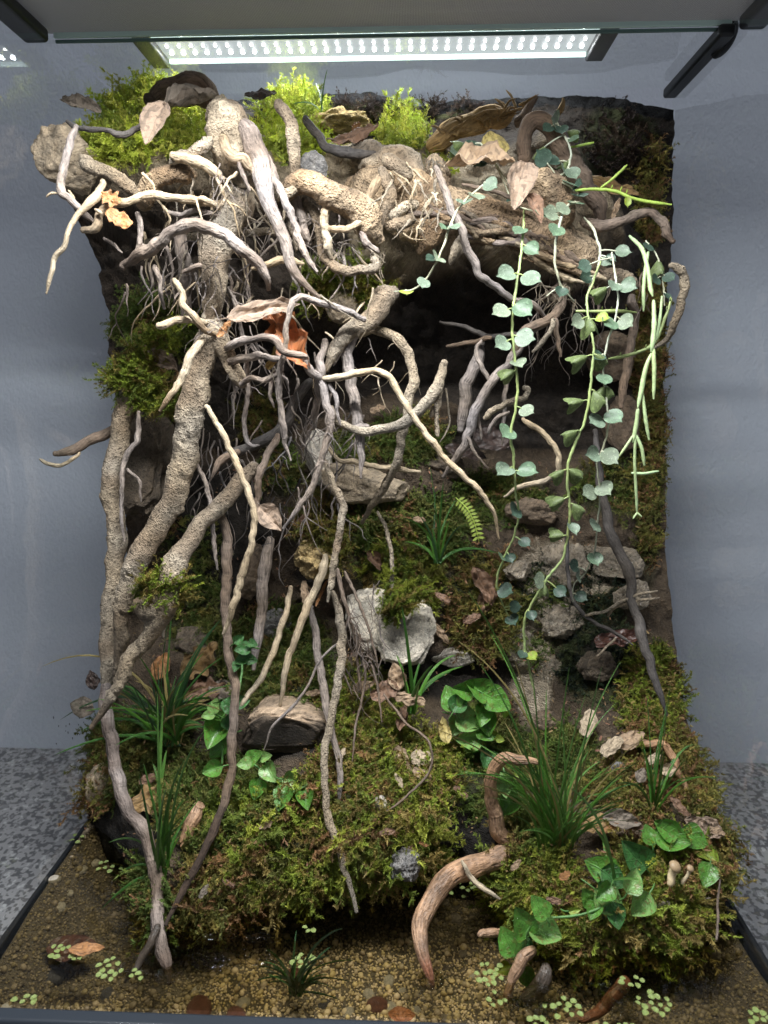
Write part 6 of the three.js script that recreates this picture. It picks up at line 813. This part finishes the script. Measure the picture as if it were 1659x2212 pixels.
// small fern frond
{
  const t = thing('fern', 'tiny bright fern frond near the centre sedge', 'fern'), P = [at(985, 1075, .64), at(1010, 1100, .637), at(1025, 1130, .635), at(1035, 1170, .635)], c = new THREE.CatmullRomCurve3(P); part('stem', tubeGeo(P, [.0006, .0006, .0005, .0004], { seg: 5, lump: 0 }), limeStem, t);
  const g = leafGeo(ovate(0.5), { nu: 4, nv: 2 }); for (let i = 1; i < 13; i++) for (const s of [-1, 1]) { const p = c.getPoint(i / 13), T = c.getTangent(i / 13), sd = T.clone().cross(BACK).multiplyScalar(s).addScaledVector(T, 0.35); setLeaf(part('leaflet', g, LM.lime, t), p, sd, BACK.clone().add(V(rr(-.3, .3), .3, 0)).normalize(), .0062, .005); }
}
// ---------------------------------------------------------------- floating leaves on the water
{
  const g = leafGeo((t) => 0.5 * Math.sqrt(Math.max(0, 1 - (2 * t - 1) ** 2)) + 0.002, { nu: 8, nv: 6, cup: 0.15 });
  const clump = (label, cx, cy, n, rx, ry) => { const t = thing('floating_plant', label, 'floating plant'), put = []; for (let i = 0; i < n * 8 && put.length < n * 0.75; i++) { const a = rnd() * 6.283, r = Math.sqrt(rnd()), px = cx + rx * r * Math.cos(a), py = cy + ry * r * Math.sin(a), ang = Math.atan((py - CY) / FPX) + Math.atan(290 / FPX), p = at(px, py, (0.495 - WATER - 0.0015) / Math.tan(ang)); p.y = WATER + 0.0012; if (put.some((q) => q.distanceTo(p) < 0.0037)) continue; put.push(p); const L = rr(.0036, .0054), d = V(rr(-1, 1), 0, rr(-1, 1)).normalize(); setLeaf(part('leaf', g, LM.floatL, t), p.clone().addScaledVector(d, -L / 2), d, V(rr(-.15, .15), 1, rr(-.15, .15)).normalize(), L, L * .82); } };
  clump('round floating leaves left of the left shore mound near the orange leaf', 130, 2078, 12, 34, 14); clump('floating leaf patch just right of the orange leaf', 172, 2084, 7, 20, 14); clump('largest floating leaf patch by the foot of the column root', 240, 2112, 16, 30, 24); clump('four floating leaves right of the root foot', 297, 2124, 5, 16, 12); clump('floating leaves in the gap behind the left mound', 236, 1886, 9, 30, 14); clump('few floating leaves at the left pane corner', 168, 1828, 5, 14, 10); clump('floating leaves at the lower left frame edge', 58, 2186, 6, 28, 8);
  clump('floating leaf row over the submerged grass', 655, 2082, 11, 24, 20); clump('four small floating leaves above the submerged grass', 668, 2012, 4, 11, 8); clump('floating leaf patch between the driftwood tip and the orange piece', 1058, 2095, 18, 30, 30); clump('floating leaves under the driftwood fork', 1000, 1916, 12, 34, 18); clump('floating leaves behind the small orange driftwood base', 1072, 2150, 6, 24, 16); clump('shaded floating leaves in front of the right mound', 1220, 2164, 14, 44, 22); clump('bright floating leaf patch near the front right', 1414, 2150, 18, 42, 26); clump('floating leaves at the far right front corner', 1640, 2176, 12, 24, 22); clump('floating leaves at the front frame right of the middle', 1335, 2200, 8, 50, 6); clump('single floating leaves at the front frame under the bark', 1160, 2196, 6, 24, 8); clump('dim floating leaves beside the sunken red root', 1370, 2100, 7, 30, 14);
}

{ // crumbs of bark, needles and leaf bits caught in the moss
  const N = 1500, im = new THREE.InstancedMesh(leafGeo(torn(4), { nu: 4, nv: 2, crumple: 0.2 }), mat({ color: 0xffffff, roughness: 0.8, side: THREE.DoubleSide }), N), m4 = new THREE.Matrix4(), c = new THREE.Color(); let k = 0;
  for (let i = 0; i < 4000 && k < N; i++) { const px = rr(180, 1560), py = rr(1000, 2000), p = S(px, py, rr(0.003, 0.012)); if (!p || n3(px / 90, py / 90, 3) < -0.02) continue; const L = rr(.0015, .005), q = new THREE.Quaternion().setFromUnitVectors(V(0, 0, 1), p.n.clone().add(V(rr(-.6, .6), rr(-.3, .8), rr(-.2, .3))).normalize()).multiply(new THREE.Quaternion().setFromAxisAngle(V(0, 0, 1), rr(0, 6.28))); m4.compose(p, q, V(L * rr(.2, .6), L, L)); im.setMatrixAt(k, m4); const t = rr(.4, 1.1); c.setRGB(.26 * t, .15 * t * rr(.8, 1.2), .075 * t); im.setColorAt(k, c); k++; }
  im.count = k; thing('leaf_litter', 'brown crumbs of leaves and bark scattered through the moss', 'leaf litter', null, im).userData.kind = 'stuff';
}
scene.traverse((o) => { if (o.isMesh) o.castShadow = o.receiveShadow = true; });
renderer.render(scene, camera);
